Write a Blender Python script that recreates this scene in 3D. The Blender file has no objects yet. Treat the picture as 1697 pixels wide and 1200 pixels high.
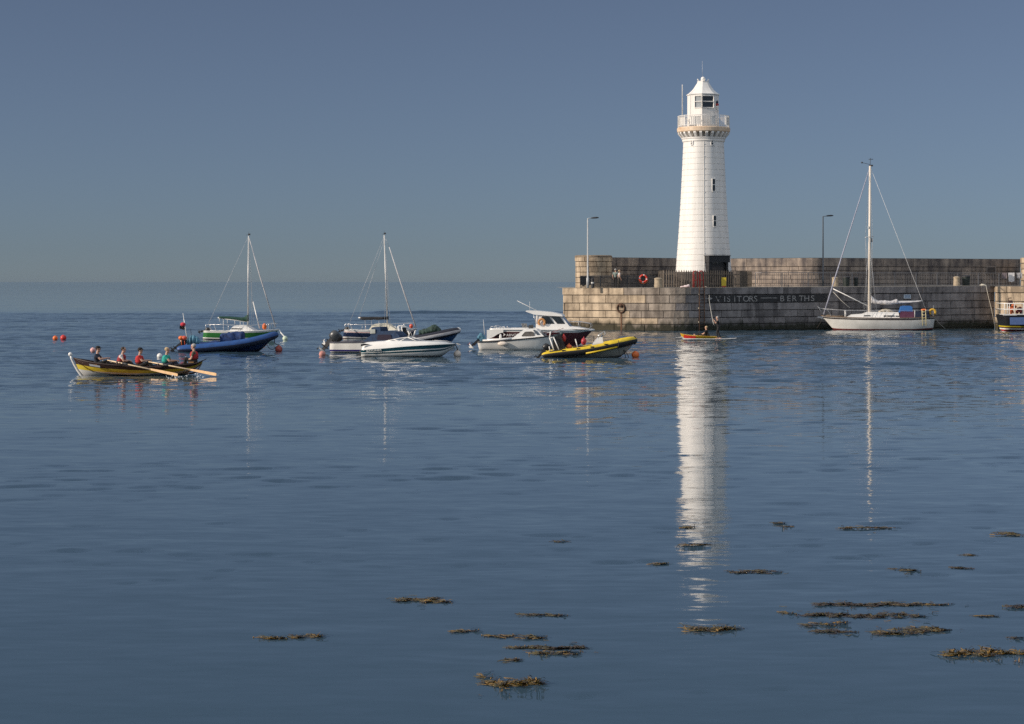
import bpy, math, random
from mathutils import Vector, Matrix
R = math.radians
random.seed(11)
SC = bpy.context.scene
COL = SC.collection
# ---- camera model of the place: level camera on the shore, 70 mm lens, eye 4.4 m above the water
F, CH, HY, CX = 3300.0, 4.4, 467.0, 848.5
def yd(py): return F * CH / (py - HY)
def W(px, py, Y): return Vector(((px - CX) * Y / F, Y, CH - (py - HY) * Y / F))

# ------------------------------------------------------------------ mesh builder
class MB:
    def __init__(s):
        s.v, s.f, s.m, s.sm = [], [], [], []
    def add(s, vs, fs, mi=0, smooth=False):
        o = len(s.v)
        s.v += [tuple(v) for v in vs]
        for k, f in enumerate(fs):
            s.f.append([i + o for i in f])
            s.m.append(mi[k] if isinstance(mi, (list, tuple)) else mi)
            s.sm.append(smooth)
        return s
    def box(s, c, d, mi=0, rz=0.0, rx=0.0, ry=0.0, taper=1.0):
        M = Matrix.Rotation(rz, 3, 'Z') @ Matrix.Rotation(ry, 3, 'Y') @ Matrix.Rotation(rx, 3, 'X')
        vs = []
        for z in (-.5, .5):
            t = taper if z > 0 else 1.0
            for x, y in ((-.5, -.5), (.5, -.5), (.5, .5), (-.5, .5)):
                vs.append(M @ Vector((x * d[0] * t, y * d[1] * t, z * d[2])) + Vector(c))
        return s.add(vs, [(3, 2, 1, 0), (4, 5, 6, 7), (0, 1, 5, 4), (1, 2, 6, 5), (2, 3, 7, 6), (3, 0, 4, 7)], mi)
    def tube(s, pts, r, n=7, mi=0, smooth=True, flat=1.0):
        pts = [Vector(p) for p in pts]
        m = len(pts)
        rs = r if isinstance(r, (list, tuple)) else [r] * m
        rings, prev = [], None
        for i in range(m):
            a = pts[max(i - 1, 0)]; b = pts[min(i + 1, m - 1)]
            t = (b - a)
            if t.length < 1e-9: t = Vector((0, 0, 1))
            t.normalize()
            up = prev if prev is not None else (Vector((0, 0, 1)) if abs(t.z) < .9 else Vector((0, 1, 0)))
            x = up.cross(t)
            if x.length < 1e-6: x = Vector((1, 0, 0)).cross(t)
            x.normalize(); y = t.cross(x); prev = y
            rings.append([pts[i] + (x * math.cos(2 * math.pi * k / n) + y * math.sin(2 * math.pi * k / n) * flat) * rs[i] for k in range(n)])
        return s.loft(rings, mi, smooth=smooth)
    def loft(s, rings, mi=0, closed=True, cap=True, smooth=True, bands=None):
        n = len(rings[0]); vs = [p for r in rings for p in r]; fs = []; ms = []
        kk = n if closed else n - 1
        for i in range(len(rings) - 1):
            for k in range(kk):
                fs.append((i * n + k, i * n + (k + 1) % n, (i + 1) * n + (k + 1) % n, (i + 1) * n + k))
                ms.append(bands[k] if bands else mi)
        s.add(vs, fs, ms, smooth)
        if cap and closed:
            s.add(rings[0], [tuple(range(n - 1, -1, -1))], mi)
            s.add(rings[-1], [tuple(range(n))], mi)
        return s
    def ell(s, c, r, mi=0, nu=12, nv=8, M=None):
        r = (r, r, r) if not isinstance(r, (tuple, list)) else r
        vs, fs = [], []
        for j in range(nv + 1):
            th = math.pi * j / nv
            for i in range(nu):
                ph = 2 * math.pi * i / nu
                p = Vector((math.sin(th) * math.cos(ph) * r[0], math.sin(th) * math.sin(ph) * r[1], math.cos(th) * r[2]))
                if M is not None: p = M @ p
                vs.append(p + Vector(c))
        for j in range(nv):
            for i in range(nu):
                fs.append((j * nu + i, (j + 1) * nu + i, (j + 1) * nu + (i + 1) % nu, j * nu + (i + 1) % nu))
        return s.add(vs, fs, mi, True)
    def lathe(s, prof, c=(0, 0, 0), n=24, mi=0, smooth=False, cap=True, ph=0.0):
        c = Vector(c)
        rings = [[c + Vector((r * math.cos(ph + 2 * math.pi * k / n), r * math.sin(ph + 2 * math.pi * k / n), z)) for k in range(n)] for r, z in prof]
        return s.loft(rings, mi, cap=cap, smooth=smooth)
    def prism(s, outline, v0, v1, mi=0, side=None):
        """outline of (x, z) points extruded along y from v0 to v1"""
        n = len(outline)
        a = [(x, v0, z) for x, z in outline]; b = [(x, v1, z) for x, z in outline]
        fs = [tuple(range(n)), tuple(range(2 * n - 1, n - 1, -1))]
        for i in range(n): fs.append((i, i + n, (i + 1) % n + n, (i + 1) % n))
        return s.add(a + b, fs, [mi, mi] + [mi if side is None else side] * n)
    def torus(s, c, R0, r0, mi=0, axis='y', n=20, m=8, a0=0.0, a1=2 * math.pi, mis=None):
        full = abs(a1 - a0 - 2 * math.pi) < 1e-6
        rings = []
        k = n if full else n + 1
        for i in range(k):
            a = a0 + (a1 - a0) * i / n
            ring = []
            for j in range(m):
                b = 2 * math.pi * j / m
                q = R0 + r0 * math.cos(b)
                x, z, y = q * math.cos(a), q * math.sin(a), r0 * math.sin(b)
                p = {'y': (x, y, z), 'z': (x, z, y), 'x': (y, x, z)}[axis]
                ring.append(Vector(p) + Vector(c))
            rings.append(ring)
        if full: rings.append(rings[0])
        for i in range(len(rings) - 1):
            s.loft(rings[i:i + 2], mis[i % len(mis)] if mis else mi, cap=(not full and i in (0, len(rings) - 2)))
        return s
    def build(s, name, mats, parent=None, loc=(0, 0, 0), rz=0.0, auto=None):
        me = bpy.data.meshes.new(name)
        me.from_pydata([tuple(v) for v in s.v], [], s.f)
        if not isinstance(mats, (list, tuple)): mats = [mats]
        for m in mats: me.materials.append(m)
        me.polygons.foreach_set('material_index', s.m)
        me.polygons.foreach_set('use_smooth', s.sm)
        import bmesh
        bm = bmesh.new(); bm.from_mesh(me)
        bmesh.ops.remove_doubles(bm, verts=bm.verts, dist=1e-5)
        bmesh.ops.recalc_face_normals(bm, faces=bm.faces)
        bm.to_mesh(me); bm.free()
        me.update()
        o = bpy.data.objects.new(name, me)
        COL.objects.link(o)
        o.parent = parent
        o.location = loc; o.rotation_euler = (0, 0, rz)
        return o

def tag(o, label=None, cat=None, group=None, kind=None):
    if label: o['label'] = label
    if cat: o['category'] = cat
    if group: o['group'] = group
    if kind: o['kind'] = kind
    return o
def thing(name, label, cat, loc=(0, 0, 0), rz=0.0, group=None):
    o = bpy.data.objects.new(name, None); COL.objects.link(o)
    o.empty_display_size = .3
    o.location = loc; o.rotation_euler = (0, 0, rz)
    return tag(o, label, cat, group)
def dup(root, loc, label, rz=None):
    r = root.copy(); COL.objects.link(r); r.location = loc; r['label'] = label
    if rz is not None: r.rotation_euler = (0, 0, rz)
    for ch in list(root.children):
        c = ch.copy(); COL.objects.link(c); c.parent = r
        for g in ch.children:
            d = g.copy(); COL.objects.link(d); d.parent = c
    return r

# ------------------------------------------------------------------ materials
def nd(nt, t, **kw):
    n = nt.nodes.new(t)
    for k, v in kw.items():
        if hasattr(n, k): setattr(n, k, v)
        else: n.inputs[k].default_value = v
    return n
_MC = {}
def mat(name, c, rough=.5, metal=0.0, var=.12, scale=3.0, bump=0.0, coat=0.0, c2=None, spec=.5, trans=0.0, streak=0):
    if name in _MC: return _MC[name]
    m = bpy.data.materials.new(name); m.use_nodes = True
    nt = m.node_tree; p = nt.nodes['Principled BSDF']
    p.inputs['Roughness'].default_value = rough
    p.inputs['Metallic'].default_value = metal
    p.inputs['Coat Weight'].default_value = coat
    p.inputs['Specular IOR Level'].default_value = spec
    if trans: p.inputs['Transmission Weight'].default_value = trans
    tc = nd(nt, 'ShaderNodeTexCoord')
    no = nd(nt, 'ShaderNodeTexNoise'); no.inputs['Scale'].default_value = scale
    no.inputs['Detail'].default_value = 5; no.inputs['Roughness'].default_value = .65
    if streak:
        mp = nd(nt, 'ShaderNodeMapping'); mp.inputs['Scale'].default_value = (streak, streak, streak * .06)
        nt.links.new(tc.outputs['Object'], mp.inputs['Vector']); nt.links.new(mp.outputs[0], no.inputs['Vector'])
    else: nt.links.new(tc.outputs['Object'], no.inputs['Vector'])
    mx = nd(nt, 'ShaderNodeMix', data_type='RGBA')
    cr = nd(nt, 'ShaderNodeValToRGB')
    cr.color_ramp.elements[0].position = .3; cr.color_ramp.elements[1].position = .7
    nt.links.new(no.outputs['Fac'], cr.inputs['Fac'])
    nt.links.new(cr.outputs['Color'], mx.inputs[0])
    d = c2 if c2 else tuple(x * (1 - 2 * var) for x in c)
    mx.inputs[6].default_value = (*d, 1)
    mx.inputs[7].default_value = (*[min(1, x * (1 + .3 * var)) for x in c], 1)
    nt.links.new(mx.outputs[2], p.inputs['Base Color'])
    if bump:
        b = nd(nt, 'ShaderNodeBump'); b.inputs['Strength'].default_value = bump; b.inputs['Distance'].default_value = .05
        nt.links.new(no.outputs['Fac'], b.inputs['Height']); nt.links.new(b.outputs['Normal'], p.inputs['Normal'])
    _MC[name] = m
    return m
white = mat('white_gelcoat', (.78, .76, .72), .3, var=.06, scale=1.5, coat=.2)
dirty = mat('weathered_white_paint', (.76, .74, .69), .45, var=.13, scale=.9)
cream = mat('cream_paint', (.72, .66, .52), .45)
black = mat('black_plastic', (.015, .015, .017), .4)
dark = mat('dark_grey_rubber', (.03, .03, .033), .6)
grey = mat('grey_plastic', (.25, .26, .27), .4)
steel = mat('stainless_steel', (.62, .62, .62), .3, metal=.8)
alu = mat('mast_aluminium', (.72, .70, .66), .4, metal=.2, var=.05)
wire = mat('rigging_wire', (.55, .56, .58), .5, metal=.3)
ropem = mat('pale_rope', (.55, .52, .45), .9, scale=30)
drope = mat('dark_rope', (.06, .05, .045), .9, scale=30)
navy = mat('navy_paint', (.012, .022, .065), .35, coat=.2)
teal = mat('teal_paint', (.006, .06, .085), .3, coat=.2)
royal = mat('royal_blue_rubber', (.008, .07, .26), .5, var=.2)
covb = mat('blue_cover_cloth', (.012, .045, .17), .8, var=.3, scale=5, bump=.5)
covlb = mat('pale_blue_cover_cloth', (.10, .26, .36), .8, var=.3, scale=5, bump=.5)
covg = mat('green_cover_cloth', (.035, .07, .055), .8, var=.3, scale=4, bump=.5)
sailg = mat('dark_green_sailcover', (.008, .06, .04), .8, var=.25, scale=6, bump=.4)
greenp = mat('green_paint', (.03, .17, .035), .35, coat=.2)
maroon = mat('maroon_paint', (.075, .010, .014), .35, coat=.2, var=.15)
yellow = mat('yellow_rubber', (.72, .50, .015), .5, var=.15)
yelp = mat('yellow_paint', (.62, .48, .02), .4)
redp = mat('red_paint', (.45, .025, .02), .45)
redb = mat('red_buoy_plastic', (.62, .03, .022), .45)
orange = mat('orange_buoy_plastic', (.80, .17, .03), .45)
pink = mat('faded_pink_buoy_plastic', (.60, .26, .22), .6, var=.25, scale=6)
creamb = mat('cream_buoy_plastic', (.74, .64, .54), .5, scale=5)
palegr = mat('pale_green_buoy_plastic', (.58, .66, .50), .5)
rust = mat('rusted_iron', (.11, .055, .03), .85, var=.35, scale=9, bump=.5)
wood = mat('varnished_wood', (.42, .23, .09), .4, var=.2, scale=8)
darkwood = mat('dark_stained_wood', (.05, .022, .016), .5, var=.25, scale=8)
oarw = mat('pale_oar_wood', (.78, .58, .36), .45, scale=6)
glass = mat('dark_glazing', (.02, .025, .03), .06, var=.2, spec=.8)
glassb = mat('tinted_glazing', (.10, .12, .15), .08, var=.2, spec=.8)
sailcl = mat('pale_sail_cloth', (.62, .60, .60), .85, var=.2, scale=5, bump=.5)
antif = mat('dark_red_antifouling', (.16, .03, .02), .6)
skin = mat('skin', (.52, .30, .21), .55, var=.1, scale=20)

# ------------------------------------------------------------------ camera, sun, sky
cam = bpy.data.cameras.new('camera'); cob = bpy.data.objects.new('camera', cam); COL.objects.link(cob)
cob.location = (0, 0, CH); cob.rotation_euler = (R(90), 0, 0)
cam.sensor_fit = 'HORIZONTAL'; cam.sensor_width = 36; cam.lens = 36 * F / 1697
cam.shift_y = (HY - 600) / 1697
cam.clip_start = .5; cam.clip_end = 80000
SC.camera = cob
SKY_FILL = .95; HAZE = 2e-5
SUN_AZ, SUN_EL = 73.0, 19.0           # degrees left of the direction towards the camera; height
sd = Vector((-math.sin(R(SUN_AZ)) * math.cos(R(SUN_EL)), -math.cos(R(SUN_AZ)) * math.cos(R(SUN_EL)), math.sin(R(SUN_EL))))
sun = bpy.data.lights.new('sun', 'SUN'); sun.energy = 4.5; sun.angle = R(.53); sun.color = (1.0, .87, .73)
so = bpy.data.objects.new('sun', sun); COL.objects.link(so)
so.rotation_euler = sd.to_track_quat('Z', 'Y').to_euler(); so.location = (-60, 60, 60)
w = bpy.data.worlds.new('World'); SC.world = w; w.use_nodes = True
nt = w.node_tree
sky = nt.nodes.new('ShaderNodeTexSky'); sky.sky_type = 'NISHITA'; sky.sun_disc = False
sky.sun_elevation = R(SUN_EL); sky.sun_rotation = math.atan2(sd.x, sd.y)
sky.altitude = 2100; sky.air_density = .9; sky.dust_density = .5; sky.ozone_density = 4.0
L_ = nt.links.new
bg = nt.nodes['Background']; bg.inputs[1].default_value = .05
hs = nd(nt, 'ShaderNodeHueSaturation'); hs.inputs['Saturation'].default_value = .6; L_(sky.outputs[0], hs.inputs['Color'])
tn = nd(nt, 'ShaderNodeMix', data_type='RGBA', blend_type='MULTIPLY'); tn.inputs[0].default_value = 1; tn.inputs[7].default_value = (.775, .878, 1.04, 1)
L_(hs.outputs[0], tn.inputs[6]); L_(tn.outputs[2], bg.inputs[0])
# added fill: an unseen bright veil overhead and behind the viewer, lifting the shade
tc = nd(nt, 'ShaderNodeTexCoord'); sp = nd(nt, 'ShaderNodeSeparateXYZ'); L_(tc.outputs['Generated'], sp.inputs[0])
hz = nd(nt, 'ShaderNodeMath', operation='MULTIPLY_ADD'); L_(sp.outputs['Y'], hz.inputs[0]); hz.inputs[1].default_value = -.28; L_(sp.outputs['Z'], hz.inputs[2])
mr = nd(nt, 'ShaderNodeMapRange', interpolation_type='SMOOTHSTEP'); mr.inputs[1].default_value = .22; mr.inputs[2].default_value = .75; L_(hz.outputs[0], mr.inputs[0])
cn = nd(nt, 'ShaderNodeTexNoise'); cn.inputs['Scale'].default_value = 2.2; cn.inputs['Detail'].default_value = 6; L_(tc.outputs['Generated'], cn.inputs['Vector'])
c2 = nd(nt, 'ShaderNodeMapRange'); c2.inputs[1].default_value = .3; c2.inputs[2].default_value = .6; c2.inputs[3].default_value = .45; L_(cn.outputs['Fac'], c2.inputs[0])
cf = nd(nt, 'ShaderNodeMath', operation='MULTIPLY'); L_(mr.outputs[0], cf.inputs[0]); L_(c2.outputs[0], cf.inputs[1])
cb = nd(nt, 'ShaderNodeBackground'); cb.inputs[0].default_value = (.86, .92, 1, 1); cb.inputs[1].default_value = SKY_FILL
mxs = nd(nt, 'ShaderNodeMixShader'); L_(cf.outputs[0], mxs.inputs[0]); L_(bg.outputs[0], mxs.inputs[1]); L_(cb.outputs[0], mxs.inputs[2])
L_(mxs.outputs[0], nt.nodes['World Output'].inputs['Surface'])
SC.view_settings.view_transform = 'Standard'; SC.view_settings.look = 'None'
SC.view_settings.exposure = 0; SC.view_settings.gamma = 1
SC.cycles.max_bounces = 8; SC.cycles.sample_clamp_indirect = 4
SC.cycles.use_denoising = False
# ------------------------------------------------------------------ sea
def water_material():
    m = bpy.data.materials.new('sea_water'); m.use_nodes = True
    nt = m.node_tree; p = nt.nodes['Principled BSDF']; L = nt.links.new
    p.inputs['Base Color'].default_value = (.042, .077, .108, 1)
    p.inputs['Roughness'].default_value = .045; p.inputs['IOR'].default_value = 1.333
    geo = nd(nt, 'ShaderNodeNewGeometry')
    def slope(sx, sy, ax, ay, detail, seed, rough=.55):
        mp = nd(nt, 'ShaderNodeMapping'); mp.inputs['Scale'].default_value = (sx, sy, 1); mp.inputs['Location'].default_value = (seed, seed * 1.7, seed * .6)
        mp.inputs['Rotation'].default_value = (0, 0, R(random.uniform(-4, 4)))
        L(geo.outputs['Position'], mp.inputs['Vector'])
        no = nd(nt, 'ShaderNodeTexNoise'); no.inputs['Scale'].default_value = 1; no.inputs['Detail'].default_value = detail; no.inputs['Roughness'].default_value = rough
        L(mp.outputs[0], no.inputs['Vector'])
        s1 = nd(nt, 'ShaderNodeVectorMath', operation='SUBTRACT'); s1.inputs[1].default_value = (.5, .5, .5); L(no.outputs['Color'], s1.inputs[0])
        s2 = nd(nt, 'ShaderNodeVectorMath', operation='MULTIPLY'); s2.inputs[1].default_value = (ax, ay, 0); L(s1.outputs[0], s2.inputs[0])
        return s2.outputs[0]
    def addv(a, b):
        n = nd(nt, 'ShaderNodeVectorMath', operation='ADD'); L(a, n.inputs[0]); L(b, n.inputs[1]); return n.outputs[0]
    WV = globals().get('WV', [(.32, 1.4, .04, .12, 2, 7.7), (1.5, 5.5, .06, .15, 2, 12.3)])
    sl = None
    for a in WV:
        q = slope(*a); sl = q if sl is None else addv(sl, q)
    # wind patches: a smooth gain on the slopes, laid out on the water
    mp = nd(nt, 'ShaderNodeMapping'); mp.inputs['Scale'].default_value = (.012, .05, 1); L(geo.outputs['Position'], mp.inputs['Vector'])
    pn = nd(nt, 'ShaderNodeTexNoise'); pn.inputs['Scale'].default_value = 1; pn.inputs['Detail'].default_value = 3; L(mp.outputs[0], pn.inputs['Vector'])
    pr = nd(nt, 'ShaderNodeMapRange'); pr.inputs[1].default_value = .35; pr.inputs[2].default_value = .65; pr.inputs[3].default_value = .65; pr.inputs[4].default_value = 1.25
    L(pn.outputs['Fac'], pr.inputs[0])
    sep = nd(nt, 'ShaderNodeSeparateXYZ'); L(geo.outputs['Position'], sep.inputs[0])
    # distance bands (log of the distance off the shore): calm bay, breeze off the pier, calm far water
    wob = nd(nt, 'ShaderNodeMath', operation='MULTIPLY_ADD'); L(pn.outputs['Fac'], wob.inputs[0]); wob.inputs[1].default_value = 24; wob.inputs[2].default_value = -12
    yy = nd(nt, 'ShaderNodeMath', operation='ADD'); L(sep.outputs['Y'], yy.inputs[0]); L(wob.outputs[0], yy.inputs[1])
    lg = nd(nt, 'ShaderNodeMath', operation='LOGARITHM'); L(yy.outputs[0], lg.inputs[0]); lg.inputs[1].default_value = 10
    fr = nd(nt, 'ShaderNodeMapRange'); fr.inputs[1].default_value = 1; fr.inputs[2].default_value = 4; L(lg.outputs[0], fr.inputs[0])
    cr = nd(nt, 'ShaderNodeValToRGB'); el = cr.color_ramp.elements
    stops = globals().get('BANDS', [(10, .4), (40, .5), (70, .6), (90, 1.6), (112, 3.4), (268, 3.6), (305, 1.3), (700, 2.4), (9000, 3.4)])
    while len(el) < len(stops): el.new(.5)
    for e, (d, v) in zip(el, stops):
        e.position = (math.log10(d) - 1) / 3; e.color = (v / 2, v / 2, v / 2, 1)
    L(fr.outputs[0], cr.inputs[0])
    g = nd(nt, 'ShaderNodeMath', operation='MULTIPLY'); L(pr.outputs[0], g.inputs[0]); L(cr.outputs[0], g.inputs[1])
    g2 = nd(nt, 'ShaderNodeMath', operation='MULTIPLY'); L(g.outputs[0], g2.inputs[0]); g2.inputs[1].default_value = 2
    sc = nd(nt, 'ShaderNodeVectorMath', operation='SCALE'); L(sl, sc.inputs[0]); L(g2.outputs[0], sc.inputs['Scale'])
    up = nd(nt, 'ShaderNodeVectorMath', operation='ADD'); up.inputs[1].default_value = (0, 0, 1); L(sc.outputs[0], up.inputs[0])
    nn = nd(nt, 'ShaderNodeVectorMath', operation='NORMALIZE'); L(up.outputs[0], nn.inputs[0])
    L(nn.outputs[0], p.inputs['Normal'])
    return m
import numpy as np
SEA = {}
def sea_h(x, y):
    j = int(np.clip(np.searchsorted(SEA['Y'], y), 1, len(SEA['Y']) - 1)); q = float(np.clip(x / (12 + .40 * y), -.99, .99))
    i = min(len(SEA['u']) - 2, int((q + 1) / 2 * (len(SEA['u']) - 1)))
    return float(max(SEA['H'][j - 1, i], SEA['H'][j, i], SEA['H'][j - 1, i + 1], SEA['H'][j, i + 1]))
def sea_mesh():
    rng = np.random.default_rng(5)
    Y = [9.0]
    while Y[-1] < 345: Y.append(Y[-1] + min(.26, max(.045, Y[-1] * .0019)))
    Y = np.array(Y); NX = 420; u = np.linspace(-1, 1, NX)
    GY = np.repeat(Y[:, None], NX, 1); GX = u[None, :] * (12 + .40 * Y[:, None])
    G = np.interp(np.log(Y), np.log([p[0] for p in WGAIN]), [p[1] for p in WGAIN])[:, None]
    patch = np.ones_like(GX)
    for k in range(7):        # wind patches and slicks
        lx, ly = rng.uniform(40, 140), rng.uniform(12, 45)
        patch += .16 * np.sin(GX * 2 * np.pi / lx + GY * 2 * np.pi / ly * rng.choice([-1, 1]) + rng.uniform(0, 6.3))
    patch = np.clip(patch, .35, 1.7)
    H = np.zeros_like(GX); n = 64
    for k in range(n):
        lam = .26 * (8.0 / .26) ** (k / (n - 1)) * rng.uniform(.9, 1.1)
        th = rng.normal(0, .34 if lam < 1.3 else .26 if lam < 3 else .18); kk = 2 * np.pi / lam
        amp = .050 * math.sqrt(2.0 / n) / kk * (1.45 if lam < 1.1 else .95 if lam < 1.8 else .42 if lam < 3.5 else .14)
        # long waves die out near the shore, short ones cannot be carried by the far mesh
        fade = np.clip((lam / np.minimum(.3, np.maximum(.045, Y * .0019)) - 2.5) / 3, 0, 1)[:, None] if lam < 2 else 1.0
        env = 1 + .25 * np.sin(GX * rng.uniform(.05, .3) + GY * rng.uniform(.02, .12) + rng.uniform(0, 6))
        H += amp * fade * env * np.sin(kk * (GX * math.sin(th) + GY * math.cos(th)) + rng.uniform(0, 6.3))
    def ridge(y0, slope, x0, x1, a, w_):      # old boat wakes lying across the bay
        q = GY - (y0 + slope * GX + .5 * np.sin(GX * .11)); m_ = np.clip((GX - x0) / 6, 0, 1) * np.clip((x1 - GX) / 6, 0, 1)
        return a * np.exp(-(q / w_) ** 2) * m_
    H += ridge(105.5, -.06, -17, 5, .045, .5) + ridge(107.2, -.05, -14, 4, .03, .4) + ridge(278, .0, -24, 12, .10, 1.6) + ridge(84, .05, 3, 30, .012, .5)
    edge = np.clip((1 - np.abs(GX) / (12 + .40 * GY)) * 12, 0, 1) * np.clip((345 - GY) / 20, 0, 1) * np.clip((GY - 9) / 2, 0, 1)
    H *= G * patch * edge
    NY = len(Y); SEA.update(Y=Y, u=u, H=H)
    # the same sheet goes on, flat, to the horizon on every side
    YY = np.concatenate([[-80.0, 0.0], Y, [420., 600., 1000., 2500., 8000., 20000., 42000.]]); WW = 12 + .40 * np.clip(YY, 9, None)
    XO = np.stack([-WW - 30000, -WW - 4000, -WW - 500] + [u_ * WW for u_ in u] + [WW + 500, WW + 4000, WW + 30000], 1)
    ZO = np.zeros_like(XO); ZO[2:2 + NY, 3:3 + NX] = H
    V = np.stack([XO, np.repeat(YY[:, None], XO.shape[1], 1), ZO], -1).reshape(-1, 3)
    idx = np.arange(XO.size).reshape(XO.shape)
    Q = np.stack([idx[:-1, :-1], idx[:-1, 1:], idx[1:, 1:], idx[1:, :-1]], -1).reshape(-1, 4)
    me = bpy.data.meshes.new('sea'); me.vertices.add(len(V)); me.vertices.foreach_set('co', V.ravel())
    me.loops.add(Q.size); me.loops.foreach_set('vertex_index', Q.ravel().astype(np.int32))
    me.polygons.add(len(Q)); me.polygons.foreach_set('loop_start', np.arange(0, Q.size, 4, dtype=np.int32)); me.polygons.foreach_set('loop_total', np.full(len(Q), 4, np.int32))
    me.update(calc_edges=True); me.polygons.foreach_set('use_smooth', np.ones(len(Q), bool))
    me.materials.append(water_material())
    o = bpy.data.objects.new('sea', me); COL.objects.link(o); return o
WGAIN = [(9, 1.35), (25, 1.4), (38, 1.25), (60, 1.1), (75, 1.2), (86, 1.9), (106, 3.6), (150, 4.0), (272, 4.3), (298, .7), (345, .4)]
tag(sea_mesh(), kind='structure')

# ------------------------------------------------------------------ stone
def stone(name, c1, c2, weed=None, scale=.9):
    """masonry: every block carries its own tone (a real stone to stone difference); noise adds grain and streaks"""
    m = bpy.data.materials.new(name); m.use_nodes = True
    nt = m.node_tree; p = nt.nodes['Principled BSDF']; L = nt.links.new
    p.inputs['Roughness'].default_value = .85; p.inputs['Specular IOR Level'].default_value = .25
    geo = nd(nt, 'ShaderNodeNewGeometry')
    at = nd(nt, 'ShaderNodeAttribute', attribute_name='tone')
    no = nd(nt, 'ShaderNodeTexNoise'); no.inputs['Scale'].default_value = scale; no.inputs['Detail'].default_value = 7; no.inputs['Roughness'].default_value = .7
    L(geo.outputs['Position'], no.inputs['Vector'])
    mp = nd(nt, 'ShaderNodeMapping'); mp.inputs['Scale'].default_value = (1.6, 1.6, .22); L(geo.outputs['Position'], mp.inputs['Vector'])
    st = nd(nt, 'ShaderNodeTexNoise'); st.inputs['Scale'].default_value = 1.1; st.inputs['Detail'].default_value = 5; L(mp.outputs[0], st.inputs['Vector'])
    a = nd(nt, 'ShaderNodeMath', operation='ADD'); L(no.outputs['Fac'], a.inputs[0]); L(st.outputs['Fac'], a.inputs[1])
    b = nd(nt, 'ShaderNodeMath', operation='ADD'); L(a.outputs[0], b.inputs[0]); L(at.outputs['Fac'], b.inputs[1])
    rg = nd(nt, 'ShaderNodeMapRange'); rg.inputs[1].default_value = .84; rg.inputs[2].default_value = 1.34; L(b.outputs[0], rg.inputs[0])
    mx = nd(nt, 'ShaderNodeMix', data_type='RGBA'); mx.inputs[6].default_value = (*c1, 1); mx.inputs[7].default_value = (*c2, 1)
    L(rg.outputs[0], mx.inputs[0]); out = mx.outputs[2]
    sep = nd(nt, 'ShaderNodeSeparateXYZ'); L(geo.outputs['Position'], sep.inputs[0])
    if weed:      # tide mark: weed and slime below the high water line
        z = nd(nt, 'ShaderNodeMath', operation='MULTIPLY_ADD'); L(st.outputs['Fac'], z.inputs[0]); z.inputs[1].default_value = -1.7; L(sep.outputs['Z'], z.inputs[2])
        r2 = nd(nt, 'ShaderNodeMapRange'); r2.inputs[1].default_value = -.45; r2.inputs[2].default_value = .05; r2.inputs[3].default_value = .95; r2.inputs[4].default_value = 0; L(z.outputs[0], r2.inputs[0])
        m2 = nd(nt, 'ShaderNodeMix', data_type='RGBA'); L(r2.outputs[0], m2.inputs[0]); L(out, m2.inputs[6]); m2.inputs[7].default_value = (*weed, 1); out = m2.outputs[2]
    L(out, p.inputs['Base Color'])
    bp = nd(nt, 'ShaderNodeBump'); bp.inputs['Strength'].default_value = .7; bp.inputs['Distance'].default_value = .06
    n3 = nd(nt, 'ShaderNodeTexNoise'); n3.inputs['Scale'].default_value = 4; n3.inputs['Detail'].default_value = 6; L(geo.outputs['Position'], n3.inputs['Vector'])
    L(n3.outputs['Fac'], bp.inputs['Height']); L(bp.outputs['Normal'], p.inputs['Normal'])
    return m
ston_q = stone('quay_granite_sunlit', (.215, .168, .12), (.56, .445, .315), (.03, .028, .016))  # quay stone with the sunlit tone put into its colour
ston_r = stone('quay_granite_shaded', (.095, .086, .085), (.295, .268, .258), (.020, .022, .013))  # same stone, shade of the right-hand face put into its colour
ston_m = stone('quay_granite_half_shaded', (.13, .108, .09), (.37, .312, .255), (.024, .024, .014))  # same stone, half-shaded step painted between the two
ston_p = stone('parapet_stone', (.092, .080, .078), (.335, .275, .225))
mortar = mat('dark_mortar', (.028, .024, .021), .95, var=.3, scale=2)
concrete = mat('deck_concrete', (.34, .31, .26), .9, var=.2, scale=.8)

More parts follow.
